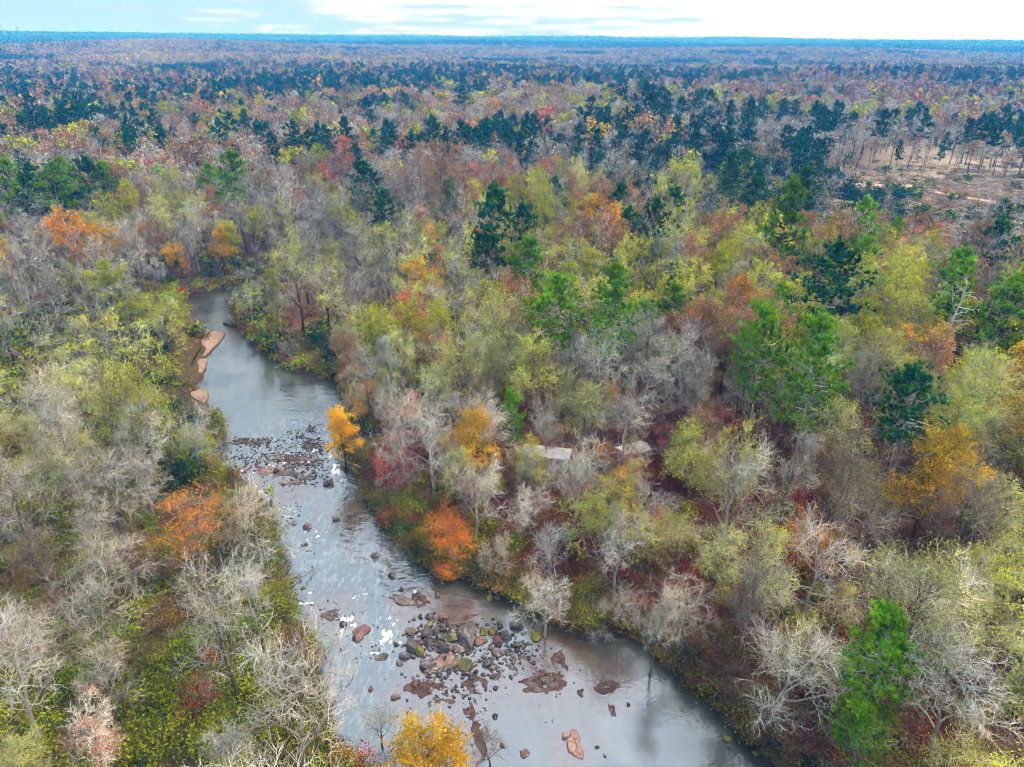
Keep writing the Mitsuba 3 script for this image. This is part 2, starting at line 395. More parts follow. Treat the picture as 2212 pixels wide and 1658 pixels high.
def hardwood(shape, lod, seed, wood, twig, leaf=(), amount=0.0):
    """(trunk mesh, crown mesh or None) of a broadleaf tree; wood and twig are palette numbers, leaf a list of them."""
    rng = np.random.default_rng(seed)
    H, cs, ang, ln, fall, up, nl, tr = SHAPE[shape]
    tm, lm = MB(), MB()
    cm = tm if leaf else lm      # the twigs of a bare tree are its crown; a leafy tree's crown is its leaves
    k = 8 if lod == 0 else 6
    z = np.linspace(0, H * 0.97, k)
    xy = np.cumsum(rng.normal(0, 0.022 * H, (k, 2)), 0) * np.linspace(0, 1, k)[:, None]
    P0 = np.concatenate([xy, z[:, None]], 1)[None]
    R0 = (tr * np.r_[1.25, np.linspace(1, 0.10, k - 1)])[None]
    small = shape == 'small'
    if lod <= 1:
        tubes(tm, P0, R0, 7 if lod == 0 else 5, wood, rng)
        P1, R1 = branch(rng, P0, R0, nl if lod == 0 else max(6, nl * 2 // 3), cs, 0.97, ang, ln, fall, 6 if lod == 0 else 4, 0.17, up, 0.62, 0.16, 0.06)
        tubes(tm, P1, R1, 5 if lod == 0 else 3, wood, rng)
        P2, R2 = branch(rng, P1, R1, 6 if lod == 0 else 5, 0.18, 0.98, 48, ln * 0.46, 0.45, 4 if lod == 0 else 3, 0.24, 0.05, 0.66, 0.3, 0.042 if lod == 0 else 0.065)
        tubes(cm, P2, R2, 3, wood, rng)  # inner branches keep dark bark colour, which also paints shade inside the crown
        if lod == 0:
            P3, R3 = branch(rng, P2, R2, 5, 0.15, 1.0, 46, ln * 0.26, 0.35, 3, 0.28, 0.04, 0.72, 0.4, 0.034)
            tubes(cm, P3, R3, 3, twig, rng)
            P4, R4 = branch(rng, P3, R3, 5, 0.2, 1.0, 42, ln * 0.17, 0.3, 2, 0.25, 0.05, 0.8, 0.25, 0.019)
            tubes(cm, P4, R4, 3, twig, rng)
            ends = np.vstack([P4[:, 1], P3[:, 2], P4[:, 0]])
            nleaf, sz = int(7000 * amount * (0.5 if small else 1)), 0.12 if small else 0.135
        else:
            P3, R3 = branch(rng, P2, R2, 6, 0.1, 1.0, 48, ln * 0.30, 0.3, 2, 0.2, 0.05, 0.8, 0.3, 0.055)
            tubes(cm, P3, R3, 3, twig, rng)
            ends = np.vstack([P3[:, 1], P2[:, 2], (P3[:, 0] + P3[:, 1]) / 2])
            nleaf, sz = int(3600 * amount * (0.6 if small else 1)), 0.18 if small else 0.22
        if nleaf:
            keep = meshkit.noise(ends * 0.45 + seed, 3) > (0.30 if amount > 0.7 else 0.46)
            if keep.sum() > 50:
                ends = ends[keep]
            c = ends[rng.integers(0, len(ends), nleaf)] + rng.normal(0, sz * 1.1, (nleaf, 3))
            leaves(lm, c, sz, leaf, rng)
        return tm, lm
    twig = 1 if twig in (0, 5) else twig
    # far trees: a stem, a few limbs and tufts of twig or leaf over a lobed crown
    n = 230 if lod == 2 else 62
    tubes(tm, P0[:, [0, 3, 5]], R0[:, [0, 3, 5]], 3, 3, rng)
    rad, cz = (ln * 0.86, H * 0.66)
    lob = unit(rng.normal(size=(8, 3)) * [1, 1, 0.6] + [0, 0, 0.35]) * rng.uniform(0.45, 0.7, (8, 1)) * [rad, rad, H * 0.34]
    i = rng.integers(0, 8, n)
    d = unit(rng.normal(size=(n, 3)) + [0, 0, 0.45])
    c = lob[i] + d * rad * 0.42 * rng.random((n, 1)) ** 0.3 + [0, 0, cz]
    nl2 = int(n * (min(0.95, 0.4 + amount * 0.6) if leaf else 0))
    sz = (0.50 if lod == 2 else 1.02) * rad / 5.5
    if nl2:
        leaves(tm, c[:nl2], sz, leaf, rng, 0.5, 0.75)
    nt2 = int((n - nl2) * 0.55)
    leaves(tm, c[nl2:nl2 + nt2], sz * 0.9, (twig, twig, 15 if twig == 2 else twig), rng, 0.3, 0.45)
    c, d = c[nl2 + nt2:], d[nl2 + nt2:]
    n = len(c)
    if n:
        d2 = unit(d + rng.normal(0, 0.5, (n, 3)) + [0, 0, 0.6])
        a, _ = perp(d2)
        ll, w = 1.5 * (1 if lod == 2 else 1.6) * rng.uniform(0.7, 1.3, (n, 1)), (0.16 if lod == 2 else 0.40)
        v = np.stack([c - d2 * ll * 0.6 - a * w * .5, c - d2 * ll * 0.6 + a * w * .5, c + d2 * ll * 0.6], 1).reshape(-1, 3)
        tm.add(v, np.arange(len(v)).reshape(-1, 3), twig, np.repeat(rng.random(n), 3))
    return tm, None


def pine(lod, seed, cols, H=22.0, base=0.42, spread=4.3, wood=4):
    rng = np.random.default_rng(seed)
    tm, cm = MB(), MB()
    k = 8
    z = np.linspace(0, H, k)
    xy = np.cumsum(rng.normal(0, 0.012 * H, (k, 2)), 0) * np.linspace(0, 1, k)[:, None]
    P0 = np.concatenate([xy, z[:, None]], 1)[None]
    R0 = (0.26 * np.r_[1.2, np.linspace(1, 0.12, k - 1)])[None]
    nb = {0: 66, 1: 42, 2: 24, 3: 10}[lod]
    if lod <= 1:
        tubes(tm, P0, R0, 7 if lod == 0 else 5, wood, rng)
    else:
        tubes(tm, P0[:, [0, 4, 7]], R0[:, [0, 4, 7]] * 1.2, 3, wood, rng)
    t = np.sort(base + (1 - base) * (np.arange(nb) + rng.random(nb)) / nb)
    s = t * (k - 1)
    i = np.minimum(s.astype(int), k - 2)
    f = (s - i)[:, None]
    pos = P0[0, i] * (1 - f) + P0[0, i + 1] * f
    az = np.arange(nb) * 2.39996 + rng.normal(0, 0.4, nb)
    q = (t - base) / (1 - base)
    L = spread * (0.25 + 0.95 * np.sin(np.pi * np.clip(q * 0.72 + 0.26, 0, 1))) * rng.uniform(0.55, 1.2, nb) * np.where(q > 0.9, 0.6, 1)
    el = np.radians(-6 + 38 * q + rng.normal(0, 9, nb))
    d = np.stack([np.cos(az) * np.cos(el), np.sin(az) * np.cos(el), np.sin(el)], 1)
    pts, cur = [pos], pos
    for _ in range(4):
        d = unit(d + rng.normal(0, 0.12, (nb, 3)) + [0, 0, 0.07])
        cur = cur + d * (L / 4)[:, None]
        pts.append(cur)
    P1 = np.stack(pts, 1)
    R1 = np.outer(0.035 + 0.02 * L, np.linspace(1, 0.2, 5))
    if lod <= 1:
        tubes(tm, P1[:, ::2], R1[:, ::2], 3, 3 if lod else 4, rng)
    ntuft = {0: 15, 1: 11, 2: 8, 3: 5}[lod]
    u = 0.30 + 0.74 * rng.random((nb, ntuft)) ** 0.8
    si = np.minimum((u * 4).astype(int), 3)
    fr = (u * 4 - si)[..., None]
    ii = np.arange(nb)[:, None]
    c = P1[ii, si] * (1 - fr) + P1[ii, si + 1] * fr
    c = (c + rng.normal(0, 1, c.shape) * (L * 0.15)[:, None, None] * [1, 1, 0.35]).reshape(-1, 3)
    top = rng.normal(0, [0.5, 0.5, 0.7], ({0: 24, 1: 12, 2: 5, 3: 2}[lod], 3)) + P0[0, -1]
    c = np.vstack([c, top])
    n = len(c)
    m, size, w = {0: (14, 0.52, 0.095), 1: (8, 0.70, 0.19), 2: (3, 1.05, 0.60), 3: (2, 1.7, 1.15)}[lod]
    cc = np.repeat(c, m, 0)
    dd = unit(rng.normal(size=(n * m, 3)) + [0, 0, 0.75])
    a, b = perp(dd)
    th = rng.random((n * m, 1)) * 6.28
    a = a * np.cos(th) + b * np.sin(th)
    ll = size * rng.uniform(0.7, 1.25, (n * m, 1))
    v = np.stack([cc - a * w - dd * ll * .35, cc + a * w - dd * ll * .35, cc + dd * ll], 1).reshape(-1, 3)
    col = np.asarray(cols)[rng.integers(0, len(cols), n)]
    (cm if lod <= 1 else tm).add(v, np.arange(len(v)).reshape(-1, 3), np.repeat(col, m * 3), np.repeat(rng.random(n) * 0.7 + 0.3 * (c[:, 2] - c[:, 2].min()) / np.ptp(c[:, 2]), m * 3))  # needles lighter up the crown, light from above put into the colour
    return tm, (cm if lod <= 1 else None)


def bush(lod, seed, cols, twig, amount=1.0, h=1.9, r=1.7):
    rng = np.random.default_rng(seed)
    mb = MB()
    ns = 7 if lod == 0 else 4
    az = np.arange(ns) * 2.4
    d = unit(np.stack([np.cos(az) * 0.7, np.sin(az) * 0.7, 0.6 + rng.random(ns)], 1))
    P = np.stack([d * 0.05, d * h * 0.55 + rng.normal(0, 0.1, (ns, 3)), d * h * 1.05 + rng.normal(0, 0.2, (ns, 3))], 1)
    R = np.tile([0.035, 0.025, 0.01], (ns, 1))
    tubes(mb, P, R, 3, twig, rng)
    P2, R2 = branch(rng, P, R, 6 if lod == 0 else 3, 0.2, 1, 45, h * 0.5, 0.2, 2, 0.2, 0.05, 0.8, 0.3, 0.016)
    tubes(mb, P2, R2, 3, twig, rng)
    if lod == 0:
        P3, R3 = branch(rng, P2, R2, 4, 0.3, 1, 45, h * 0.28, 0.2, 2, 0.2, 0.02, 0.8, 0.3, 0.012)
        tubes(mb, P3, R3, 3, twig, rng)
        P2 = P3
    n = int((430 if lod == 0 else 80) * amount)
    if n:
        k = rng.integers(0, len(P2), n)
        c = P2[k, 0] + (P2[k, 1] - P2[k, 0]) * rng.uniform(0.2, 1.1, (n, 1)) + rng.normal(0, 0.22, (n, 3)) * [r, r, h * .5]
        c[:, 2] = np.abs(c[:, 2])
        leaves(mb, c, 0.12 if lod == 0 else 0.30, cols, rng, 0.7)
    return mb


# species: key name, shapes, wood, twig, leaf colours, amount, description, category
SPECIES = {
    'cream': ('pale_bare_tree', ('round', 'vase', 'spread', 'tall'), 4, 0, (), 0, 'leafless pale cream tree'),
    'grey': ('bare_tree', ('round', 'tall', 'vase', 'spread'), 25, 1, (), 0, 'leafless grey tree'),
    'brown': ('brown_bare_tree', ('tall', 'round', 'vase'), 25, 2, (15, 2, 22), 0.05, 'leafless brownish tree'),
    'dark': ('bare_tree', ('vase', 'spread', 'round'), 3, 1, (), 0, 'dark-trunked leafless tree'),
    'lichen': ('lichened_tree', ('spread', 'round', 'vase'), 25, 5, (8, 7, 8), 0.22, 'nearly bare tree greenish with lichen'),
    'lime': ('yellow_green_tree', ('round', 'spread', 'vase'), 25, 5, (8, 7, 7), 0.9, 'pale lime-leaved tree'),
    'olive': ('yellow_green_tree', ('round', 'vase', 'tall'), 3, 2, (6, 7, 6, 6), 1.0, 'olive-leaved tree'),
    'russet': ('russet_tree', ('round', 'vase'), 3, 2, (14, 15, 14, 2), 1.2, 'russet-leaved tree'),
    'tan': ('russet_tree', ('round', 'tall'), 25, 15, (15, 14, 15), 0.7, 'thin tan-leaved tree'),
    'mustard': ('golden_tree', ('round', 'tall'), 3, 6, (7, 6, 9, 7), 1.6, 'mustard-yellow tree'),
    'gold': ('golden_tree', ('round', 'tall'), 3, 9, (9, 9, 23, 7, 10, 6), 1.4, 'golden-yellow tree'),
    'orange': ('orange_leaved_tree', ('round', 'spread'), 3, 14, (10, 9, 9, 14, 6), 1.3, 'orange-leaved tree'),
    'amber': ('orange_leaved_tree', ('vase', 'spread'), 4, 2, (10, 10, 14, 9), 0.62, 'thinly orange-leaved tree'),
    'flame': ('orange_leaved_tree', ('spread', 'vase'), 4, 14, (10, 11, 10, 14, 9), 1.25, 'flame-orange tree with pale limbs'),
    'crimson': ('red_tree', ('small',), 1, 1, (12, 13, 12, 21), 0.5, 'small crimson tree'),
    'pink': ('red_tree', ('round', 'tall'), 25, 2, (13, 14, 15, 13), 0.6, 'faded pink-red tree'),
    'blush': ('pink_flushed_tree', ('tall', 'vase'), 4, 0, (13, 14, 0, 15), 0.22, 'pale-limbed tree with a pink flush'),
    'pine': ('pine_tree', (), 4, 0, (16, 16, 16, 17), 1, 'bright green pine'),
    'darkpine': ('pine_tree', (), 2, 0, (18, 17, 18, 24), 1, 'dark green pine'),
    'snag': ('dead_tree', ('tall', 'vase'), 26, 26, (), 0, 'bleached dead tree'),
}
CATEGORY = {'pine_tree': 'pine tree', 'dead_tree': 'dead tree'}
VARIANTS = {0: 3, 1: 3, 2: 3, 3: 2}
MODEL = {}


def model(sp, lod, var):
    """The shapegroup of this tree; returns (id, height, crown radius, crown centre height)."""
    key = (sp, lod, var)
    if key not in MODEL:
        nm, shapes, wood, twig, leaf, amount, _ = SPECIES[sp]
        seed = (sum(map(ord, sp)) * 31 + var * 7 + lod * 101) % 100003
        if sp in ('pine', 'darkpine'):
            H, base, spr = [(22, 0.40, 4.4), (24, 0.52, 4.9), (20, 0.30, 3.9)][var % 3]
            tm, cm = pine(lod, seed, (24, 18, 18) if sp == 'darkpine' and lod >= 2 else leaf, H, base, spr, wood)  # far dark pines get bluer needles, distance haze put into the colour
        elif sp == 'snag':
            tm, cm = snag(seed, lod)
            H = 15
        else:
            sh = shapes[var % len(shapes)]
            H = SHAPE[sh][0]
            tm, cm = hardwood(sh, lod, seed, wood, twig, leaf, amount)
        gid = f'model_{sp}_{lod}_{var}'
        v = np.vstack((cm or tm).v)
        lo = np.percentile(v[:, 2], 12) if cm or sp == 'snag' else H * 0.4
        crown = v[v[:, 2] >= lo]
        rad = np.percentile(np.hypot(crown[:, 0], crown[:, 1]), 92)
        leafy = bool(leaf)
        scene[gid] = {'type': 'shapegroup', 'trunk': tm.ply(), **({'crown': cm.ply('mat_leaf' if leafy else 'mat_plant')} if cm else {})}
        MODEL[key] = (gid, float(np.percentile(v[:, 2], 99)), float(rad), float((np.percentile(v[:, 2], 99) + lo) / 2), tm.tris() + (cm.tris() if cm else 0))
    return MODEL[key]


def snag(seed, lod):
    rng = np.random.default_rng(seed)
    tm, cm = MB(), MB()
    k = 7
    P0 = np.concatenate([np.cumsum(rng.normal(0, 0.25, (k, 2)), 0), np.linspace(0, 15, k)[:, None]], 1)[None]
    R0 = (0.24 * np.linspace(1, 0.25, k))[None]
    tubes(tm, P0, R0, 6, 26, rng, False)
    P1, R1 = branch(rng, P0, R0, 15, 0.45, 1.0, 62, 3.2, 0.4, 4, 0.2, 0.06, 0.5, 0.2, 0.05)
    tubes(cm, P1, R1, 4, 26, rng)
    P2, R2 = branch(rng, P1, R1, 4, 0.3, 1.0, 45, 1.3, 0.3, 3, 0.25, 0.05, 0.7, 0.3, 0.03)
    tubes(cm, P2, R2, 3, 26, rng)
    return tm, cm


COUNT = {}


def numbered(base):
    COUNT[base] = COUNT.get(base, 0) + 1
    return base if COUNT[base] == 1 else f'{base}_{COUNT[base] - 1:03d}'


def put(key, gid, x, y, z, s, rot, sz=None, tilt=(0, 0)):
    c, n = math.cos(rot) * s, math.sin(rot) * s
    sz = s if sz is None else sz
    m = [[c, -n, tilt[0] * sz, x], [n, c, tilt[1] * sz, y], [0, 0, sz, z], [0, 0, 0, 1]]
    scene[key] = {'type': 'instance', 'to_world': T(m), 'group': {'type': 'ref', 'id': gid}}


def lod_of(r):
    return 0 if r < 125 else 1 if r < 300 else 2 if r < 620 else 3

# ------------------------------------------------------------------ trees one can point out: crown centre and radius on the photo sheet, species, look, height factor
MARKED = [
    # pines and other evergreens
    (1055, 470, 44, 'darkpine', 0, 'tall dark green pine rising above the woods right of the upper river bend', 1.25),
    (1040, 535, 34, 'darkpine', 1, 'lower dark pine beside the tallest dark pine', 1.0),
    (1134, 495, 30, 'darkpine', 2, 'slim dark pine just right of the tallest dark pine', 1.2),
    (1130, 560, 44, 'pine', 0, 'green pine with layered boughs below the tallest dark pine', 0.9),
    (1201, 414, 24, 'darkpine', 0, 'small round-topped dark pine behind the tallest dark pine', 1.0),
    (1335, 432, 24, 'darkpine', 2, 'small dark pine right behind the bright orange mid-forest tree', 1.0),
    (1360, 478, 27, 'darkpine', 0, 'dark pine right of the bright orange mid-forest tree', 1.0),
    (1412, 470, 36, 'darkpine', 1, 'tall narrow dark pine two trees right of the bright orange crown', 1.3),
    (1460, 440, 24, 'darkpine', 2, 'dark pine at the near edge of the overgrown thicket', 1.0),
    (1708, 462, 46, 'pine', 0, 'bright yellow-green pine at the near edge of the clearing', 1.3),
    (1735, 400, 36, 'darkpine', 1, 'green pine standing up out of the thicket by the clearing', 1.2),
    (1630, 420, 36, 'darkpine', 0, 'bluish green pine in the overgrown thicket', 1.0),
    (1858, 492, 34, 'pine', 2, 'green pine below the dark hedge of evergreens', 1.2),
    (1935, 500, 22, 'pine', 1, 'slim yellowish pine right of the hedge pine', 1.3),
    (1800, 585, 72, 'darkpine', 1, 'broad dark pine with wide spreading boughs', 1.0),
    (1868, 560, 40, 'pine', 0, 'bright pine leaning against the broad dark pine', 1.0),
    (2078, 605, 48, 'pine', 1, 'green pine just left of the right frame edge pine', 1.2),
    (2168, 655, 54, 'pine', 0, 'wide green pine at the right edge of the frame', 1.0),
    (2170, 520, 42, 'darkpine', 0, 'blackish pine at the right edge by the clearing', 1.0),
    (1198, 660, 62, 'pine', 1, 'large layered green pine left of the two-trunk pine', 1.0),
    (1322, 655, 56, 'pine', 0, 'large green pine with a bare stem showing beneath it', 1.1),
    (1388, 692, 34, 'pine', 2, 'green pine tucked against the bare-stemmed pine', 0.9),
    (1455, 655, 36, 'pine', 0, 'round green pine behind the russet oak', 1.0),
    (1652, 740, 62, 'pine', 1, 'bright green pine with a pale straight trunk', 1.25),
    (1760, 790, 66, 'pine', 0, 'brightest green pine drooping towards the crimson understory', 1.2),
    (1692, 668, 30, 'pine', 2, 'pointed green pine behind the pale-trunked pine', 1.2),
    (1795, 870, 44, 'pine', 2, 'lower bright green pine at the foot of the brightest pine', 0.9),
    (1985, 862, 66, 'darkpine', 1, 'solitary dark pine among lime-leaved trees on the right', 1.0),
    (1113, 890, 30, 'pine', 2, 'thin bright green pine with ragged boughs above the trailers', 1.2),
    (1915, 1415, 74, 'pine', 0, 'bright green pine close by at lower right', 1.1),
    (1880, 1560, 56, 'pine', 1, 'leaning green pine in front of the lower right pine', 1.0),
    (495, 372, 36, 'pine', 0, 'bright green pine pair member at the left, upper one', 1.0),
    (455, 392, 24, 'pine', 2, 'bright green pine just left of the upper pine pair', 1.0),
    (348, 382, 18, 'pine', 2, 'small light green pine right of the pine stand', 1.0),
    (640, 322, 18, 'darkpine', 0, 'lone dark pine among grey trees beyond the river', 1.0),
    (790, 396, 38, 'darkpine', 2, 'broad bluish green evergreen beyond the river bend', 0.8),
    (975, 418, 22, 'pine', 2, 'yellowish green evergreen beside the dark hollow', 0.9),
    (1285, 305, 18, 'darkpine', 0, 'dark pine under the yellow tree on the rise', 1.0),
    (1750, 302, 20, 'darkpine', 1, 'dark bushy pine beyond the clearing track', 1.0),
    (1735, 335, 22, 'darkpine', 0, 'dark pine standing left of the clearing track', 1.1),
    # pine stand at the left edge
    (20, 392, 36, 'pine', 0, 'first pine of the left-edge stand, cut by the frame', 1.0),
    (62, 386, 36, 'darkpine', 1, 'second pine from the left frame edge in the stand', 1.0),
    (105, 392, 36, 'pine', 1, 'third pine from the left frame edge in the stand', 1.0),
    (148, 384, 34, 'pine', 0, 'fourth pine of the stand, with the brightest top', 1.0),
    (190, 390, 32, 'darkpine', 2, 'fifth pine of the left-edge stand', 1.0),
    (222, 394, 28, 'pine', 2, 'sixth and last pine at the right end of the stand', 1.0),
    (70, 415, 34, 'darkpine', 0, 'front row pine at the foot of the left-edge stand', 0.9),
    (140, 418, 32, 'darkpine', 1, 'front row pine in the middle of the left-edge stand', 0.9),
    # orange and gold
    (145, 496, 40, 'orange', 0, 'dome-topped bright orange tree on the left bank woods', 1.2),
    (385, 542, 24, 'gold', 0, 'orange-yellow tree between pale forked trunks', 1.0),
    (470, 512, 22, 'gold', 1, 'small yellow-orange tree right of the forked trunks', 1.0),
    (290, 524, 20, 'gold', 2, 'tree with only its top bright yellow', 1.0),
    (12, 548, 30, 'gold', 0, 'yellow tree cut by the left frame edge', 1.0),
    (5, 492, 24, 'orange', 1, 'orange tree cut by the left frame edge', 1.0),
    (270, 428, 30, 'tan', 0, 'rounded tan-gold tree below the pine stand', 0.9),
    (797, 838, 27, 'orange', 0, 'rounded orange tree on the bank beside the pool', 1.0),
    (735, 912, 36, 'gold', 1, 'golden tree overhanging the head of the rapids', 0.8),
    (772, 884, 20, 'gold', 0, 'small golden tree beside the one over the rapids', 0.8),
    (886, 868, 24, 'flame', 1, 'thin orange tree on the right bank slope', 1.1),
    (905, 590, 40, 'gold', 2, 'tall ragged yellow tree at the edge of the dark grove', 1.3),
    (930, 620, 36, 'lime', 0, 'yellowish tree in front of the ragged yellow one', 1.0),
    (1298, 460, 40, 'orange', 0, 'bright orange-gold tree in the middle of the forest', 0.9),
    (1232, 494, 28, 'lime', 1, 'yellow-green tree left of the bright orange mid-forest tree', 1.0),
    (1290, 282, 28, 'gold', 0, 'orange-yellow tree crowning the rise', 1.0),
    (1180, 368, 30, 'pink', 0, 'salmon red tree beside a pale ghostly crown', 1.0),
    (1246, 372, 32, 'cream', 1, 'pale ghostly white bare crown beside the salmon tree', 1.0),
    (1182, 266, 24, 'pink', 1, 'red-topped tree on the left end of the rise', 1.0),
    (1215, 262, 24, 'olive', 1, 'olive-topped tree between red ones on the rise', 1.0),
    (1378, 272, 28, 'tan', 0, 'dome-shaped tan tree on the right of the rise', 1.0),
    (1425, 285, 28, 'tan', 1, 'tall tan crown at the right end of the rise', 1.1),
    (1310, 968, 30, 'orange', 1, 'small bright orange tree between the two trailers', 0.8),
    (1380, 1000, 36, 'pink', 0, 'reddish orange tree in front of the second trailer', 0.8),
    (1340, 1030, 34, 'gold', 2, 'mixed gold and rust tree below the small orange tree', 0.8),
    (905, 1622, 100, 'gold', 0, 'large golden-orange tree at the water, cut by the bottom edge', 0.85),
    (990, 1140, 50, 'flame', 1, 'flame-orange tree with pale twisting limbs over the river', 1.0),
    (968, 1222, 30, 'flame', 2, 'hanging orange bough tree dipping to the water', 0.6),
    (1872, 1030, 48, 'mustard', 0, 'rounded mustard-yellow tree among bare trees on the right', 0.8),
    (1800, 1000, 36, 'pink', 1, 'salmon tree left of the mustard-yellow tree', 1.0),
    (415, 1105, 84, 'amber', 0, 'sparse orange tree on the left bank with bare upper limbs', 0.85),
    (14, 950, 34, 'orange', 1, 'pale orange tree at the left frame edge', 0.8),
    (75, 1080, 26, 'flame', 0, 'thin reddish orange tree under the left grey trees', 0.6),
    (560, 1640, 0, None, 0, '', 1),
    (1325, 500, 40, 'russet', 0, 'tall russet oak below the bright orange mid-forest tree', 1.1),
    (1240, 530, 30, 'lime', 1, 'lime tree below the yellow-green one mid-forest', 1.0),
    (1515, 700, 56, 'russet', 0, 'big rust-brown oak between the green pines', 1.0),
    (1450, 760, 40, 'olive', 0, 'olive tree in front of the rust-brown oak', 1.0),
    # reds
    (700, 378, 30, 'pink', 0, 'pinkish red tree beyond the dark evergreen', 1.0),
    (440, 432, 24, 'pink', 1, 'rose-red tree among grey crowns left of centre', 1.0),
    (305, 352, 26, 'pink', 0, 'faded red tree above the pine stand', 1.0),
    (740, 322, 24, 'pink', 1, 'red tree left of the orange crown beyond the bend', 1.0),
    (850, 322, 24, 'pink', 0, 'orange-red crown beyond the bend', 1.0),
    (930, 505, 28, 'orange', 1, 'salmon-orange tree left of the tallest dark pine', 1.0),
    (905, 478, 20, 'pink', 1, 'red upright tree behind the salmon-orange one', 1.1),
    (2030, 500, 26, 'pink', 0, 'pink-red tree under the dark evergreens by the clearing', 1.0),
    (1965, 512, 22, 'pink', 1, 'pinkish tree left of the pink-red one by the clearing', 1.0),
    (1082, 690, 18, 'crimson', 0, 'crimson sapling among grey trunks at the forest middle', 1.0),
    (1078, 715, 14, 'crimson', 1, 'second crimson sapling just below the first', 1.0),
    (935, 745, 30, 'pink', 1, 'pinkish orange tree behind the lichened trees', 1.0),
    (1200, 940, 22, 'crimson', 0, 'crimson tree standing before the trailer roof', 1.1),
    (1655, 890, 26, 'crimson', 1, 'crimson tree at the foot of the pale-trunked pine', 1.0),
    (840, 1010, 34, 'crimson', 0, 'red-leaved slanting tree above the foaming chute', 1.2),
    (890, 1010, 30, 'crimson', 1, 'red tree right of the slanting one above the chute', 1.2),
    (1550, 1010, 24, 'crimson', 2, 'crimson shrub-sized tree left of the salmon tree', 1.0),
    (2040, 1040, 40, 'crimson', 0, 'crimson tree in the right-hand woods', 1.2),
    (1920, 1125, 44, 'blush', 1, 'pale pink bare-limbed tree right of centre foreground', 1.0),
    # limes and olives
    (1078, 772, 50, 'lichen', 0, 'pale lime crown with spreading flat top mid-right bank', 1.0),
    (345, 655, 46, 'olive', 0, 'olive-yellow tree on the left bank at the river bend', 0.7),
    (280, 660, 40, 'olive', 1, 'dark olive tree left of the river-bend olive', 0.8),
    (235, 590, 30, 'olive', 2, 'olive-yellow tree further back on the left bank', 0.9),
    (640, 515, 30, 'olive', 0, 'olive dome among dark grey crowns', 0.9),
    (755, 470, 38, 'olive', 1, 'yellow-green dome behind the dark grey grove', 0.8),
    (415, 950, 46, 'olive', 0, 'olive-green rounded tree at the left bank below the sandbar', 0.6),
    (1645, 545, 32, 'lime', 1, 'creamy yellow tree mid-right', 1.1),
    (1585, 480, 40, 'lime', 0, 'yellow-green dome near the thicket', 0.9),
    (1500, 590, 44, 'lime', 2, 'broad yellow-green tree centre-right', 0.9),
    (1540, 640, 34, 'olive', 0, 'yellow-olive tree in front of the broad yellow-green one', 0.9),
    (870, 740, 44, 'lichen', 1, 'grey-green lichened tree beside the grassy gap', 1.1),
    (945, 830, 62, 'lichen', 2, 'wide grey-green crown on the right bank', 0.9),
    (880, 800, 40, 'lichen', 0, 'pale green crown left of the wide grey-green one', 0.9),
    (1060, 1040, 34, 'olive', 1, 'rounded yellow-green tree below the thin pine', 0.6),
    (980, 1000, 44, 'lichen', 1, 'forked lichened tree right of the red slanting tree', 1.0),
    (1255, 1010, 40, 'lichen', 0, 'lime-lichened tree in front of the trailer', 0.9),
    (1730, 1400, 78, 'lichen', 0, 'pale lichen-yellow crown left of the lower right pine', 0.9),
    (1480, 1130, 64, 'lichen', 2, 'pale lichened crown in the crimson understory', 1.0),
    (1560, 1180, 60, 'lichen', 1, 'second pale lichened crown right of the first', 1.0),
    (1960, 1220, 70, 'lichen', 2, 'lichened tree with twisting limbs right of the pale pink tree', 0.9),
    (2080, 1640, 90, 'lichen', 0, 'lichened crown filling the lower right corner', 0.9),
    # bare crowns
    (615, 1470, 128, 'cream', 0, 'huge spreading bare tree beside the river at lower left', 1.0),
    (470, 1300, 84, 'grey', 2, 'tall twin-stemmed bare tree left of the driftwood', 1.25),
    (200, 1290, 90, 'cream', 1, 'big white-limbed bare tree on the left bank', 1.0),
    (60, 1340, 76, 'cream', 3, 'bleached bare crown at the left edge', 1.0),
    (215, 1440, 80, 'cream', 2, 'low wide bare crown before the white-limbed tree', 0.9),
    (232, 1050, 78, 'grey', 0, 'rounded grey bare tree with dark trunks on the left', 1.0),
    (70, 1020, 60, 'lichen', 1, 'green-grey bare tree at the left edge', 1.0),
    (80, 1170, 66, 'brown', 1, 'pinkish brown bare tree at the left edge', 1.0),
    (60, 1590, 60, 'lichen', 2, 'low lichened bare tree in the lower left corner', 0.8),
    (205, 1565, 62, 'blush', 0, 'pink-tinged tree with white forked stems at lower left', 1.0),
    (500, 1590, 60, 'cream', 3, 'cream bare tree below the huge spreading one', 0.8),
    (350, 690, 52, 'lichen', 1, 'pale crown at the inside of the river bend', 1.0),
    (300, 880, 58, 'lichen', 0, 'rounded greenish grey tree above the bank shrubs', 0.9),
    (60, 780, 60, 'cream', 0, 'broad grey crown at left with a dark forked trunk', 0.9),
    (150, 880, 34, 'cream', 3, 'slim white-stemmed tree in front of the broad grey crown', 1.2),
    (620, 400, 40, 'cream', 1, 'tall whitish vase-shaped tree beyond the bend', 1.1),
    (410, 480, 34, 'cream', 1, 'forked white-barked tree left of the yellow-orange tree', 1.1),
    (950, 350, 44, 'tan', 0, 'dome-shaped golden brown tree at the dark hollow', 1.0),
    (880, 400, 42, 'cream', 0, 'dense beige dome-shaped bare tree', 1.0),
    (1340, 1145, 66, 'cream', 0, 'rounded white bare tree above the right bank', 1.0),
    (1195, 1170, 56, 'cream', 2, 'white bare tree left of the rounded white one', 1.0),
    (1350, 905, 82, 'cream', 2, 'broad low bare tree with arching limbs above the trailers', 0.9),
    (1185, 895, 42, 'cream', 3, 'upright pinkish white bare tree beside the thin pine', 1.1),
    (1210, 760, 40, 'grey', 1, 'upright bare tree with pale fork mid-forest', 1.1),
    (1015, 700, 46, 'cream', 1, 'sprawling white-limbed tree mid-forest', 1.0),
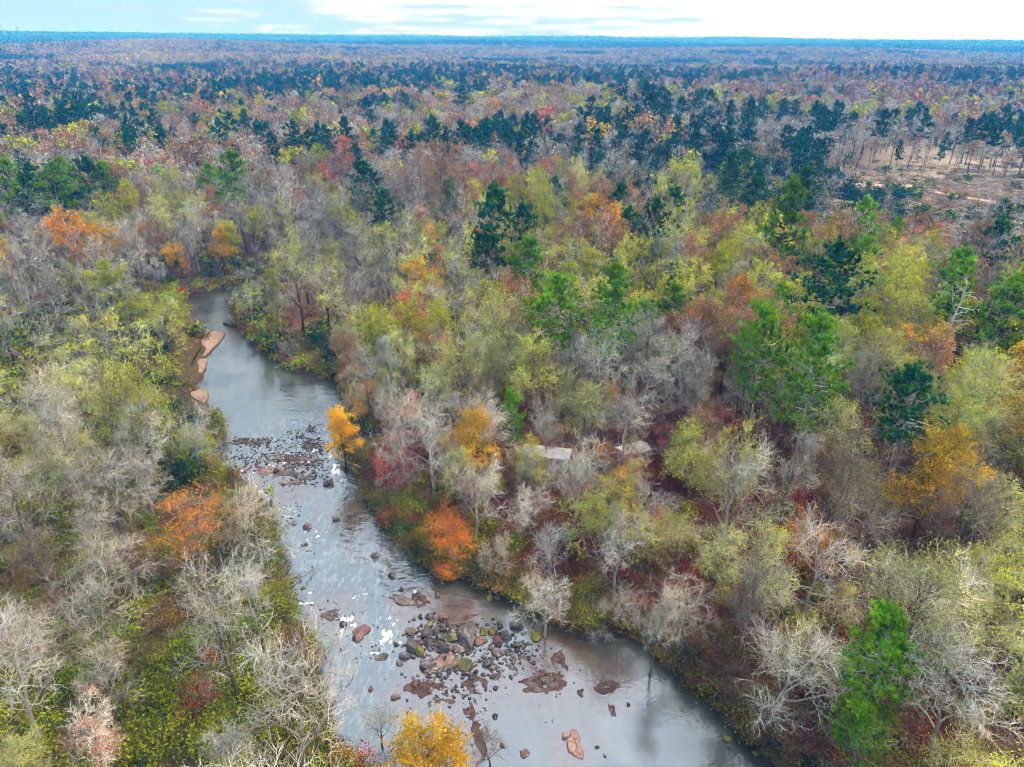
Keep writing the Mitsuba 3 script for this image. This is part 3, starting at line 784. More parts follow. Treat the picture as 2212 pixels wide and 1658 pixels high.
    (1480, 1300, 64, 'cream', 1, 'bare tree leaning over the bank shrubs', 0.9),
    (1180, 1290, 56, 'cream', 3, 'arching bare tree at the water by the boulders', 0.8),
    (1660, 1250, 60, 'cream', 2, 'low twiggy white crown in the right foreground', 0.9),
    (1690, 1000, 58, 'grey', 1, 'tall bare tree left of the salmon tree', 1.2),
    (2090, 1440, 110, 'cream', 3, 'large leaning white-trunked bare tree at lower right', 1.0),
    (2170, 1090, 70, 'lichen', 1, 'tall lichen-grey tree at the right frame edge', 1.1),
    (2110, 1060, 56, 'lichen', 0, 'pale crown left of the tall right-edge tree', 1.0),
    (1130, 1080, 50, 'cream', 0, 'bare crown in front of the trailer', 0.9),
    (820, 1560, 40, 'dark', 0, 'thin dark bare sapling tree left of the golden-orange tree', 0.8),
    (1060, 1610, 50, 'brown', 1, 'thin purple-grey bare tree right of the golden-orange tree', 0.8),
    (440, 870, 30, 'brown', 1, 'thin bare tree leaning over the pool from the left bank', 0.9),
    (640, 600, 56, 'dark', 0, 'dark-stemmed bare tree of the riverside grove, leftmost', 1.0),
    (700, 610, 50, 'dark', 2, 'dark-stemmed bare tree in the middle of the riverside grove', 1.0),
    (770, 640, 46, 'dark', 0, 'dark-stemmed bare tree in the grassy gap', 1.0),
    (1172, 1018, 34, 'lichen', 2, 'small lichened tree right before the long trailer', 1.0),
    (1128, 1000, 28, 'grey', 1, 'slim grey tree at the left end of the long trailer', 1.0),
    (1200, 1000, 26, 'cream', 3, 'slim white tree over the right end of the long trailer', 1.0),
    (1150, 1020, 26, 'lichen', 1, 'slim greenish tree before the middle of the long trailer', 1.0),
    (1365, 1010, 30, 'lichen', 1, 'small lichened tree before the shorter trailer', 1.0),
    (1146, 968, 34, 'lime', 0, 'yellowish tree standing right over the left half of the long trailer', 1.0),
    (1380, 962, 30, 'lichen', 2, 'greenish bare tree spreading right over the shorter trailer', 1.0),
    (1120, 985, 24, 'lichen', 1, 'bushy greenish tree hiding the near corner of the long trailer', 1.0),
    (1345, 1305, 50, 'dark', 1, 'dark bare tree leaning at the waterline above the mirrored trunks', 1.0),
    (1420, 1330, 46, 'grey', 1, 'grey bare tree at the waterline right of the leaning dark one', 1.1),
    (1080, 1190, 40, 'dark', 2, 'dark slim tree on the steep bank right of the flame-orange tree', 1.0),
    # dead
    (2085, 655, 42, 'snag', 0, 'bleached white dead tree below the right edge pines', 1.0),
    (1945, 945, 24, 'snag', 1, 'thin bleached dead tree right of the mustard-yellow tree', 1.2),
    (1860, 460, 22, 'snag', 2, 'pale forked dead tree before the evergreen hedge', 1.0),
]
placed = []          # x, y, radius of what stands
info = []            # for the labels of the rest: (px, py, short name)


def stand(px, py, rpx, sp, var, hs):
    lod, z = 1, 9.0
    for _ in range(8):
        p = at(px, py, z)
        r = math.hypot(p[0], p[1])
        lod = lod_of(r)
        gid, H, rad, cz, _n = model(sp, lod, var % VARIANTS[lod])
        s = 1.04 * rpx * float((p - CAM) @ _f) / FPX / rad
        g = h1(p[0], p[1])
        z = 0.5 * z + 0.5 * (g + cz * s * hs)
    return gid, float(p[0]), float(p[1]), g, s, H, rad


rng = np.random.default_rng(11)
for px, py, rpx, sp, var, text, hs in MARKED:
    if sp is None:
        continue
    gid, x, y, g, s, H, rad = stand(px, py, rpx, sp, var, hs)
    if sdist(np.array([x]), np.array([y]))[0] < -4:
        print('in river', text, round(x), round(y))
    key = numbered(SPECIES[sp][0])
    put(key, gid, x, y, max(g, -0.3) - 0.25, s, rng.random() * 6.28, s * hs, rng.normal(0, 0.03, 2))
    labels[key] = {'label': text, 'category': CATEGORY.get(SPECIES[sp][0], 'tree')}
    placed.append((x, y, s * rad))
    info.append((px, py, x, y, text))

# ------------------------------------------------------------------ what grows where: centre on the photo sheet, species weights, bush kinds, bush density, tree density
ZONES = [
    (100, 1600, dict(cream=4, lichen=1.5, grey=1), ('green', 'olive', 'green'), 1.5, 0.2),
    (300, 1450, dict(cream=3, lichen=2, brown=1), ('green', 'olive', 'green'), 1.6, 0.12),
    (480, 1200, dict(cream=3, lichen=2, brown=.5, olive=.2), ('olive', 'green', 'rust'), 1.3, 0.2),
    (120, 1150, dict(grey=3, brown=1, cream=3, lichen=2, olive=.6), ('olive', 'green', 'rust', 'green'), 1.3, 0.34),
    (330, 930, dict(lichen=4, brown=.7, cream=2.5, olive=.8, grey=2), ('olive', 'green', 'rust', 'dark'), 1.2, 0.5),
    (60, 850, dict(cream=2, grey=3, lichen=1.5, olive=.7), ('green', 'dark', 'olive'), 1.2, 0.6),
    (200, 720, dict(grey=4, lichen=1.5, olive=.9, cream=1, dark=1.5), ('dark', 'green', 'olive'), 1.2, 0.55),
    (100, 580, dict(grey=4, cream=1.5, olive=1.2, lime=.4, gold=.3, brown=1), ('olive', 'rust', 'dark'), 0.7, 0.85),
    (350, 560, dict(grey=5, dark=1.5, olive=.9, cream=1, russet=.5, lichen=.6), ('rust', 'dark', 'olive'), 0.7, 1.0),
    (250, 450, dict(grey=4, brown=2, cream=1.5, tan=.7, olive=1, pink=.2), ('rust',), 0.4, 1.0),
    (480, 430, dict(grey=4, brown=2.5, cream=1, russet=.7, tan=.6, olive=.5), ('rust',), 0.4, 1.0),
    (620, 560, dict(dark=4, grey=4, lichen=1), ('rust', 'dark'), 0.35, 0.8),
    (770, 600, dict(dark=4, grey=3, lichen=1.4), ('rust', 'dark'), 0.35, 0.75),
    (680, 740, dict(grey=1, lichen=1), ('olive', 'dark', 'rust', 'green'), 1.5, 0.25),
    (780, 480, dict(grey=5, dark=2, olive=.6), ('dark', 'rust'), 0.5, 1.05),
    (700, 360, dict(grey=3.5, brown=3, cream=1, pink=.25, russet=.4, tan=.9, darkpine=.3), ('rust',), 0.3, 1.0),
    (300, 340, dict(grey=3.5, brown=2.5, tan=1.2, olive=.8, pink=.12, darkpine=.6), ('rust',), 0.3, 1.0),
    (100, 300, dict(brown=3, grey=3, tan=1.4, darkpine=.7, olive=.8), ('rust',), 0.2, 1.0),
    (950, 430, dict(grey=3.5, tan=1.2, brown=1.5, russet=.4, cream=1), ('rust', 'dark'), 0.4, 1.0),
    (1000, 640, dict(cream=3, grey=3, lichen=2, lime=1, pink=.5, brown=1), ('rust', 'olive', 'crimson'), 0.7, 1.1),
    (900, 760, dict(lichen=3, cream=2, olive=1, pink=.3), ('olive', 'rust', 'green'), 1.0, 0.9),
    (1150, 480, dict(tan=2.2, grey=2.4, lime=1, russet=.7, brown=1.4, pink=.3), ('rust', 'olive'), 0.5, 1.05),
    (1300, 550, dict(russet=1, tan=2.4, lime=2.2, cream=1.4, olive=1.2, grey=1, pink=.3), ('rust', 'olive'), 0.6, 1.05),
    (1150, 800, dict(grey=3, lichen=2, cream=2, brown=1, crimson=.7), ('burgundy', 'rust', 'olive'), 0.9, 0.9),
    (1100, 950, dict(grey=2, cream=2, brown=2, lichen=1.5, crimson=.6), ('burgundy', 'rust'), 1.0, 0.78),
    (1420, 780, dict(lime=1.5, lichen=2, grey=2.5, brown=1.5, olive=1.2, russet=.8), ('rust', 'burgundy', 'olive'), 0.8, 0.9),
    (1700, 600, dict(lime=2.4, olive=1.6, grey=2, cream=1.5, russet=.6, tan=.8, pink=.25, pine=.5), ('olive', 'rust', 'green'), 0.7, 1.05),
    (1950, 650, dict(lime=2.6, olive=1.5, russet=1, tan=1.2, grey=1.4, cream=1, pink=.3), ('olive', 'rust'), 0.7, 1.1),
    (2130, 645, dict(russet=.8, tan=2, grey=2, pink=.8, lime=.8), ('rust', 'olive'), 0.6, 1.0),
    (1900, 780, dict(lime=3.2, lichen=2, olive=2, gold=.4, grey=1, brown=1), ('olive', 'rust'), 0.8, 1.1),
    (2120, 880, dict(lime=2, lichen=2.5, olive=1.5, brown=2, gold=.4, grey=1.5), ('olive', 'rust'), 0.9, 1.05),
    (1600, 940, dict(grey=2, cream=2, lichen=1.5, brown=2, crimson=.8, olive=.6), ('burgundy', 'crimson', 'rust'), 1.1, 0.66),
    (1300, 1000, dict(cream=2, lichen=2, brown=1, crimson=.8, gold=.3), ('burgundy', 'crimson', 'rust'), 1.1, 0.58),
    (950, 1080, dict(brown=2, cream=2, lichen=1.5, crimson=.7), ('burgundy', 'rust', 'olive'), 1.3, 0.5),
    (1350, 1200, dict(cream=3, brown=1.5, lichen=1.5, crimson=.3), ('burgundy', 'rust', 'crimson', 'olive'), 1.4, 0.45),
    (1720, 1130, dict(cream=2.4, lichen=2, brown=2, crimson=.4), ('burgundy', 'rust', 'crimson'), 1.3, 0.42),
    (2050, 1100, dict(lichen=3, cream=2, brown=2, lime=1, crimson=.5), ('rust', 'burgundy', 'olive'), 1.2, 0.6),
    (1800, 1320, dict(cream=2, lichen=2, brown=2.4), ('burgundy', 'rust', 'olive'), 1.4, 0.3),
    (2080, 1300, dict(cream=2, lichen=2, lime=1, brown=1), ('rust', 'green', 'burgundy'), 1.4, 0.38),
    (1600, 1430, dict(cream=3, brown=1, lichen=1.5), ('bank', 'rust', 'rust', 'twiggy'), 1.3, 0.5),
    (1760, 1570, dict(cream=1.5, brown=2, lichen=1), ('bank', 'rust', 'twiggy', 'burgundy'), 1.3, 0.5),
    (2050, 1560, dict(lichen=3, cream=1.5, brown=1.5, orange=.2), ('rust', 'burgundy', 'olive'), 1.4, 0.4),
    # the thicket, the clearing, far woods
    (1600, 380, dict(darkpine=1.4, grey=1), ('evergreen', 'dark', 'evergreen'), 1.8, 0.22),
    (1500, 370, dict(darkpine=.8, grey=2), ('evergreen', 'dark', 'green'), 1.4, 0.3),
    (1850, 430, dict(grey=1), ('evergreen', 'dark'), 1.2, 0.05),
    (1990, 432, dict(grey=1), ('rust', 'twiggy', 'dark'), 0.7, 0.02),
    (2150, 430, dict(grey=1, cream=1), ('rust', 'twiggy', 'bank'), 0.6, 0.02),
    (2120, 470, dict(grey=2, brown=1), ('rust', 'dark'), 0.5, 0.05),
    (1960, 500, dict(grey=1), ('rust', 'evergreen', 'twiggy'), 0.9, 0.02),
    (2150, 520, dict(grey=1), ('rust', 'dark'), 0.5, 0.05),
    (2050, 540, dict(grey=1, brown=1), ('rust', 'dark'), 0.6, 0.06),
    (1620, 470, dict(darkpine=1, grey=1), ('evergreen', 'dark', 'green'), 1.8, 0.12),
    (1730, 480, dict(darkpine=1, grey=1), ('evergreen', 'dark', 'green'), 1.6, 0.12),
    (1480, 450, dict(grey=2, lime=1), ('evergreen', 'dark', 'green'), 1.4, 0.3),
    (1850, 525, dict(grey=1), ('evergreen', 'dark', 'rust'), 1.2, 0.10), (1950, 555, dict(grey=1), ('rust', 'dark'), 0.7, 0.06), (2100, 580, dict(grey=1), ('rust', 'dark'), 0.8, 0.06),
    (500, 205, dict(darkpine=4, tan=1, brown=1.5, olive=.5), ('dark',), 0, 1), (850, 235, dict(darkpine=3, grey=2, brown=1.5, tan=.7), ('dark',), 0, 1), (1150, 195, dict(darkpine=3, brown=2, tan=1), ('dark',), 0, 1),
    (1250, 235, dict(darkpine=2.5, grey=2, brown=1.5), ('dark',), 0, 1), (300, 205, dict(darkpine=3.5, tan=1.3, brown=1.5), ('dark',), 0, 1), (60, 200, dict(darkpine=4, tan=1.3, brown=1.5), ('dark',), 0, 1), (1450, 195, dict(darkpine=3, brown=2, grey=1), ('dark',), 0, 1),
    (420, 300, dict(grey=3, brown=2.5, tan=1, darkpine=1, olive=.8), ('dark',), 0, 1),
    (1700, 340, dict(grey=4, cream=2, darkpine=.3), ('dark',), 0.3, 0.5),
    (1350, 340, dict(grey=5, brown=2), ('rust',), 0.2, 1.2),
    (2000, 382, dict(grey=5, brown=2, tan=.4, darkpine=.3), ('twiggy', 'rust'), 0.8, 0.6), (2180, 378, dict(grey=5, brown=2, tan=.4, darkpine=.3), ('twiggy', 'rust'), 0.8, 0.6), (1860, 375, dict(grey=4, cream=2), ('dark',), 0.1, 0.3), (2000, 320, dict(grey=5, brown=2, tan=.5, darkpine=.4), ('dark',), 0.1, 0.9),
    (1300, 260, dict(tan=2, grey=2, russet=.8, olive=.5, pink=.3), ('dark',), 0, 1),
    (1060, 300, dict(grey=4, brown=3, olive=.5, tan=.5), ('dark',), 0, 1.1),
    (800, 280, dict(grey=4, brown=3, tan=.6, darkpine=1.0, lichen=.5), ('dark',), 0, 1),
    (650, 215, dict(darkpine=4.5, tan=1.2, brown=1.2), ('dark',), 0, 1),
    (450, 250, dict(brown=3, grey=2, tan=1.5, darkpine=1), ('dark',), 0, 1),
    (150, 250, dict(brown=3, grey=3, tan=1, darkpine=1), ('dark',), 0, 1),
    (150, 185, dict(darkpine=5, tan=1.4, brown=1), ('dark',), 0, 1),
    (1500, 230, dict(grey=4, brown=3, darkpine=1.6, tan=.6), ('dark',), 0, 1),
    (1300, 200, dict(darkpine=4, brown=2, grey=1.5, tan=.8, russet=.3), ('dark',), 0, 1),
    (1800, 220, dict(brown=4, grey=3, darkpine=1, tan=1.2), ('dark',), 0, 1),
    (2100, 240, dict(brown=5, grey=2, russet=.6, darkpine=.5), ('dark',), 0, 1),
    (1600, 170, dict(darkpine=4.5, brown=2, tan=1), ('dark',), 0, 1),
    (2050, 160, dict(brown=3, darkpine=2.5, tan=1.3), ('dark',), 0, 1),
    (700, 150, dict(darkpine=4, tan=1.6, brown=2), ('dark',), 0, 1),
    (200, 140, dict(darkpine=3.5, tan=2, brown=2), ('dark',), 0, 1),
]
for z in ZONES:
    if z[1] <= 250 and 'darkpine' in z[2]:
        z[2]['darkpine'] *= 0.8
        z[2]['olive'] = z[2].get('olive', 0) + 0.5
    if 225 < z[1] < 400 and z[5] > 0.6:
        for k_, a_ in (('tan', 1.0), ('olive', 0.9), ('russet', 0.35), ('darkpine', 0.7), ('lime', 0.5), ('orange', 0.12)):
            z[2][k_] = z[2].get(k_, 0) + a_
for z in ZONES:
    if z[0] > 900 and 640 < z[1] < 1400:
        for k_, a_ in (('tan', 0.9), ('orange', 0.22), ('gold', 0.16), ('lime', 0.6), ('russet', 0.4), ('crimson', 0.2)):
            z[2][k_] = z[2].get(k_, 0) + a_
SP = list(SPECIES)
zxy = np.array([at(x, y, 6.0)[:2] for x, y, *_ in ZONES])
zw = np.array([[z[2].get(s, 0) / sum(z[2].values()) for s in SP] for z in ZONES])
zb, zt = np.array([z[4] for z in ZONES]), np.array([z[5] for z in ZONES])


def zone_weights(x, y):
    """Nearness to the zones: by bearing and by the logarithm of the distance, so that far zones are as much larger as they look."""
    lr, az = np.log(np.hypot(x, y)), np.arctan2(x, y)
    zl, za = np.log(np.hypot(*zxy.T)), np.arctan2(*zxy.T)
    d = ((lr[:, None] - zl) * 1.5) ** 2 + (az[:, None] - za) ** 2
    w = 1 / (0.0012 + d) ** 2
    return w / w.sum(1, keepdims=True)


NO_TREES = [  # discs without trees: centre on the photo sheet, metres across the view, metres away from it
    (1165, 985, 4, 2.2), (1212, 1040, 2.6, 6), (1370, 990, 3, 2), (195, 212, 45, 60), (575, 245, 20, 28), (1078, 216, 22, 25), (1003, 254, 14, 18), (777, 125, 25, 40),
    (1720, 157, 150, 110), (2370, 160, 60, 60), (430, 775, 5, 14), (410, 868, 5, 7), (905, 1600, 2, 2), (2090, 462, 46, 66), (1960, 425, 30, 40),
]
nt = [(at(x, y, 1.5), a, b) for x, y, a, b in NO_TREES]


def scatter(seed, r0, r1, cell, half=0.72):
    half = 1.0 if r1 <= 150 else half
    rng = np.random.default_rng(seed)
    g = np.arange(-r1, r1, cell)
    X, Y = np.meshgrid(g, np.arange(0, r1, cell))
    X, Y = X.ravel() + rng.uniform(-.46, .46, X.size) * cell, Y.ravel() + rng.uniform(-.46, .46, X.size) * cell
    r = np.hypot(X, Y)
    k = (r >= r0) & (r < r1) & (np.abs(np.arctan2(X, Y)) < half)
    return X[k], Y[k], rng


def open_ground(X, Y, margin, skip=0):
    ok = sdist(X, Y) > margin
    for p, a, b in nt[:len(nt) - skip]:
        f = np.array(p[:2]) / np.hypot(*p[:2])
        u, v = (X - p[0]) * f[1] - (Y - p[1]) * f[0], (X - p[0]) * f[0] + (Y - p[1]) * f[1]
        ok &= (u / a) ** 2 + (v / b) ** 2 > 1
    return ok


rest = []
PL = np.array(placed)
for seed, r0, r1, cell in ((1, 24, 150, 4.5), (2, 150, 320, 5.1), (3, 320, 700, 6.4), (4, 700, 1300, 8.4)):
    X, Y, rng = scatter(seed, r0, r1, cell)
    ok = open_ground(X, Y, 1.8)
    W = zone_weights(X, Y)
    ok &= rng.random(len(X)) < (W @ zt) * 0.92
    Z = height(X, Y)
    u, v, w = project(np.stack([X, Y, Z + 9], -1))
    ok &= (u > -130 - 9000 / w * 1.5) & (u < 2342 + 9000 / w * 1.5) & (w > 10) & (v < 1900 + 12000 / w)
    cn = meshkit.fbm(np.stack([X / 42, Y / 48, X * 0 + 9], -1), 3, 15)
    cn = 0.5 * cn + 0.5 * meshkit.fbm(np.stack([X / 130, Y / 150, X * 0 + 4], -1), 2, 18) if r0 >= 300 else cn
    cl = np.where(cn > 0.51, 5.0, 0.22) if r0 >= 300 else np.where(cn > 0.56, 1.8, 0.8)
    clump = np.where(np.array(['pine' in q for q in SP])[None, :], cl[:, None], 1.0)
    d = np.hypot(X[:, None] - PL[:, 0], Y[:, None] - PL[:, 1])
    ok &= (d > PL[:, 2] * 0.80 + 0.8).all(1)
    for i in np.nonzero(ok)[0]:
        p = (W[i] @ zw) * clump[i]
        # neighbours like one another: a patchy field shifts the odds
        sp = SP[rng.choice(len(SP), p=p / p.sum())]
        r = math.hypot(X[i], Y[i])
        lod = lod_of(r)
        s = rng.uniform(0.48, 0.92) * (1.25 if r > 700 else 1.1 if r > 320 else 1) * ((0.84 if 'pine' in sp else 1.15) if r > 520 else 1)
        rest.append((float(u[i]), float(v[i]), float(w[i]), float(X[i]), float(Y[i]), float(Z[i]), sp, lod, int(rng.integers(0, VARIANTS[lod])), s, float(rng.uniform(0.85, 1.2)), float(rng.random() * 6.28)))

rest.sort(key=lambda t: t[2] / t[9])
ORD = ['', 'second ', 'third ', 'fourth ', 'fifth ', 'sixth ', 'seventh ', 'eighth ', 'ninth ', 'tenth ']
taken, forest = {}, 0
tally = {k: v for k, v in COUNT.items()}
MP = np.array([(a, b) for a, b, *_ in info])
for u, v, w, x, y, z, sp, lod, var, s, hs, rot in rest:
    base, desc = SPECIES[sp][0], SPECIES[sp][6]
    gid, H, rad, cz, _n = model(sp, lod, var)
    rp = rad * s / w * FPX
    inside = -0.6 * rp < u < 2212 + 0.6 * rp and v < 1658 + 0.7 * rp
    tilt = (0.02 * math.sin(rot * 7), 0.02 * math.cos(rot * 5))
    if lod <= 1 and inside and COUNT.get(base, 0) < 300:
        key = numbered(base)
        text = None
        if inside:
            d = np.hypot((MP[:, 0] - u), (MP[:, 1] - v) * 1.6)
            for k in np.argsort(d)[:30]:
                dx, dy = u - MP[k, 0], v - MP[k, 1]
                side = ('right of' if dx > 0 else 'left of') if abs(dx) > abs(dy) * 1.3 else ('behind' if dy < 0 else 'in front of')
                ref = info[k][4].split(',')[0]
                ref = ' '.join(ref.split()[:8])
                while ref.split()[-1] in ('the', 'a', 'of', 'and', 'with', 'in', 'by', 'at', 'on', 'its', 'left', 'right', 'beside', 'between', 'behind', 'below', 'under', 'just', 'among', 'beyond', 'before', 'above', 'to', 'from', 'near', 'only', 'bright', 'dark', 'pale', 'grey', 'over', 'further', 'standing', 'white', 'right-bank'):
                    ref = ' '.join(ref.split()[:-1])
                n = taken.get((desc, side, k), 0)
                if n < 5:
                    taken[(desc, side, k)] = n + 1
                    text = f'{ORD[n]}{desc} {side} the {ref}'
                    break
        if text and len(text.split()) <= 16:
            labels[key] = {'label': text, 'category': CATEGORY.get(base, 'tree'), 'group': f'{desc}s of the river woods'}
        else:
            labels[key] = {'label': f'{desc} crowded among its like in the woods', 'category': CATEGORY.get(base, 'tree'), 'group': f'{desc}s of the river woods'}
    else:
        forest += 1
        key = f'forest__{forest:05d}'
    put(key, gid, x, y, z - 0.2, s, rot, s * hs, tilt)
labels['forest'] = {'label': 'unbroken autumn forest stretching away towards the horizon', 'category': 'forest', 'kind': 'stuff'}

# ------------------------------------------------------------------ farther woods: stands of trees laid over the hills
FAR_SP = {'pines': dict(darkpine=1), 'woods': dict(brown=2, grey=3, tan=1.8, olive=1.4, russet=.5), 'mixed': dict(brown=1.8, tan=1.8, darkpine=2.2, grey=2.8, olive=1.4, russet=.4)}


def far_stand(kind, seed, size=80.0, cell=9.5, big=1.0):
    rng = np.random.default_rng(seed)
    g = np.arange(-size / 2, size / 2, cell)
    X, Y = np.meshgrid(g, g)
    X, Y = (X + cell / 2).ravel() + rng.uniform(-.45, .45, X.size) * cell, (Y + cell / 2).ravel() + rng.uniform(-.45, .45, X.size) * cell
    mb, w = MB(), FAR_SP[kind]
    names, p = list(w), np.array(list(w.values()))
    protos = {s: [(pine(3, k + 3, (24, 18, 24)) if 'pine' in s else hardwood('round', 3, k + 9, SPECIES[s][2], SPECIES[s][3], SPECIES[s][4], SPECIES[s][5]))[0] for k in (0, 1)] for s in names}  # pines of the stands wear haze-blued needle colours too
    thin = {s: [(np.vstack(m.v), np.vstack(m.f), np.vstack(m.c)) for m in ms] for s, ms in protos.items()}
    cn = meshkit.fbm(np.stack([X / 24 + seed * 7, Y / 24, X * 0], -1), 2, seed)
    for x, y, c_ in zip(X, Y, cn):
        q = p * np.where(np.array(['pine' in n for n in names]), (18.0 if big == 1 else 60.0) if c_ > (0.475 if big == 1 else 0.43) else 0.12, 1.0) if kind == 'mixed' else p
        s = names[rng.choice(len(names), p=q / q.sum())]
        v, f, c = thin[s][rng.integers(0, 2)]
        a, k = rng.random() * 6.28, rng.uniform(0.8, 1.25) * big * ((0.84, 0.95)[big > 1] if 'pine' in s else (1.45, 1.2)[big > 1])
        keep = np.sort(rng.choice(len(f), max(12, int(len(f) * (0.42 if big == 1 else 0.24))), replace=False))
        R = np.array([[math.cos(a), -math.sin(a), 0], [math.sin(a), math.cos(a), 0], [0, 0, 1]]) * k
        used, inv = np.unique(f[keep], return_inverse=True)
        mb.add(v[used] @ R.T + [x, y, -1], inv.reshape(-1, 3), c[used, 0] - 0.5, c[used, 1])
    return mb


for kind in FAR_SP:
    for var in range(3):
        scene[f'stand_{kind}_{var}'] = {'type': 'shapegroup', 'trees': far_stand(kind, 50 + var).ply()}
        scene[f'stand_far_{kind}_{var}'] = {'type': 'shapegroup', 'trees': far_stand(kind, 80 + var, 160.0, 20.0, 1.6).ply()}
for seed, r0, r1, cell, pre in ((21, 1290, 3600, 78.0, 'stand'), (22, 3600, RMAX - 250, 150.0, 'stand_far')):
    X, Y, rng = scatter(seed, r0, r1, cell, 0.70)
    ok = open_ground(X, Y, 1)
    Z, e = height(X, Y), 30.0
    gx, gy = (height(X + e, Y) - height(X - e, Y)) / (2 * e), (height(X, Y + e) - height(X, Y - e)) / (2 * e)
    kind = meshkit.fbm(np.stack([X / 260, Y / 330, X * 0], -1), 4, 12)
    far = ss(2500, 5000, np.hypot(X, Y))
    for i in np.nonzero(ok)[0]:
        kd = 'pines' if kind[i] > 0.62 - 0.13 * far[i] else 'woods' if kind[i] < 0.37 - 0.12 * far[i] else 'mixed'
        a = int(rng.integers(0, 4)) * math.pi / 2
        c, s = math.cos(a), math.sin(a)
        forest += 1
        m = np.array([[c, -s, 0, X[i]], [s, c, 0, Y[i]], [gx[i] * c + gy[i] * s, -gx[i] * s + gy[i] * c, 1, Z[i]], [0, 0, 0, 1]])
        scene[f'forest__{forest:05d}'] = {'type': 'instance', 'to_world': T(m.tolist()), 'group': {'type': 'ref', 'id': f'{pre}_{kd}_{rng.integers(0, 3)}'}}

# ------------------------------------------------------------------ undergrowth
BUSH = {'green': ((19, 19, 6, 20), 2), 'olive': ((6, 27, 7, 19), 2), 'dark': ((20, 20, 24, 19), 3), 'rust': ((22, 14, 2, 27), 2), 'crimson': ((12, 21, 13), 1), 'burgundy': ((21, 21, 12, 22), 2), 'evergreen': ((24, 24, 20), 3), 'bank': ((27, 6, 22, 27), 2), 'twiggy': ((2, 22), 1)}
BUSHES = list(BUSH)
for b in BUSHES:
    for var in range(2):
        for lod in (0, 1):
            scene[f'bush_{b}_{lod}_{var}'] = {'type': 'shapegroup', 'sprays': bush(lod, sum(map(ord, b)) + var * 17 + lod * 5, BUSH[b][0], BUSH[b][1], 0.35 if b == 'twiggy' else 1.0 if b != 'evergreen' else 1.5).ply('mat_leaf')}
zk = np.array([[0.22 * (b == 'twiggy') + z[3].count(b) / len(z[3]) for b in BUSHES] for z in ZONES])
under = 0
for seed, r0, r1, cell in ((31, 26, 130, 2.1), (32, 130, 240, 3.0), (33, 240, 430, 4.4)):
    X, Y, rng = scatter(seed, r0, r1, cell)
    d = sdist(X, Y)
    W = zone_weights(X, Y)
    dens = (W @ zb) * 0.55
    bank = (d > 0.3) & (d < 3)
    dens = np.where(bank, np.maximum(dens, 0.9), dens)
    ok = (d > 0.2) & open_ground(X, Y, 0.2, 2) & (rng.random(len(X)) < dens)
    Z = height(X, Y)
    u, v, w = project(np.stack([X, Y, Z + 1], -1))
    ok &= (u > -60) & (u < 2272) & (v < 1800) & (w > 10)
    for i in np.nonzero(ok)[0]:
        p = W[i] @ zk
        b = BUSHES[rng.choice(len(BUSHES), p=p / p.sum())]
        if bank[i] and X[i] > 0 and rng.random() < 0.5:
            b = 'bank' if rng.random() < 0.6 else 'twiggy'
        s = rng.uniform(0.6, 1.35) * ({'evergreen': 2.0, 'dark': 1.6}.get(b, 1.0))
        under += 1
        put(f'undergrowth__{under:05d}', f'bush_{b}_{0 if r1 == 130 else 1}_{rng.integers(0, 2)}', float(X[i]), float(Y[i]), float(Z[i]) - 0.15, s, rng.random() * 6.28, s * rng.uniform(0.7, 1.2))
q = np.array(shapely.segmentize(_edge, 0.9).coords)
t = unit(np.gradient(q, axis=0))
rng = np.random.default_rng(55)
for rep_ in range(2):
    o = q + np.c_[t[:, 1], -t[:, 0]] * rng.uniform(0.1, 2.4, (len(q), 1)) * (1 if shapely.is_ccw(_edge) else -1) + rng.normal(0, .3, q.shape)
    dd, zz = sdist(o[:, 0], o[:, 1]), height(o[:, 0], o[:, 1])
    uu, vv, ww = project(np.c_[o, zz + 1])
    okb = (dd > 0.1) & (uu > -40) & (uu < 2250) & (vv < 1760) & (ww > 10) & open_ground(o[:, 0], o[:, 1], 0.1)
    for i in np.nonzero(okb)[0]:
        right = (o[i, 0] > -38 + 0 * o[i, 1]) and o[i, 1] < 150 and uu[i] > 700
        if not right and rng.random() < 0.45:
            continue
        b = ('bank', 'dark', 'bank', 'twiggy', 'rust')[rng.integers(0, 5)] if right else ('olive', 'rust', 'green', 'twiggy')[rng.integers(0, 4)]
        s = rng.uniform(0.55, 1.15)
        under += 1
        put(f'undergrowth__{under:05d}', f'bush_{b}_{0 if ww[i] < 130 else 1}_{rng.integers(0, 2)}', float(o[i, 0]), float(o[i, 1]), float(zz[i]) - 0.2, s, rng.random() * 6.28, s * rng.uniform(.7, 1.1))
labels['undergrowth'] = {'label': 'tangle of green, rust and burgundy undergrowth between the trunks', 'category': 'undergrowth', 'kind': 'stuff'}
print('placed', {k: v for k, v in COUNT.items()}, 'forest', forest, 'under', under)

# ------------------------------------------------------------------ rocks, ledges, bars and foam in the river (centres and sizes measured on the full 3000 px photograph)
S = 2212 / 3000


def on_water(sx, sy, sw, sh):
    """Place on the water and (across, away) half sizes in metres of a spot sw x sh px large."""
    p = at(sx * S, sy * S, 0.05)
    a, b = at((sx - sw / 2) * S, sy * S, 0.05), at((sx + sw / 2) * S, sy * S, 0.05)
    c, d = at(sx * S, (sy - sh / 2) * S, 0.05), at(sx * S, (sy + sh / 2) * S, 0.05)
    return p, float(np.linalg.norm(b - a)) / 2, float(np.linalg.norm(d - c)) / 2


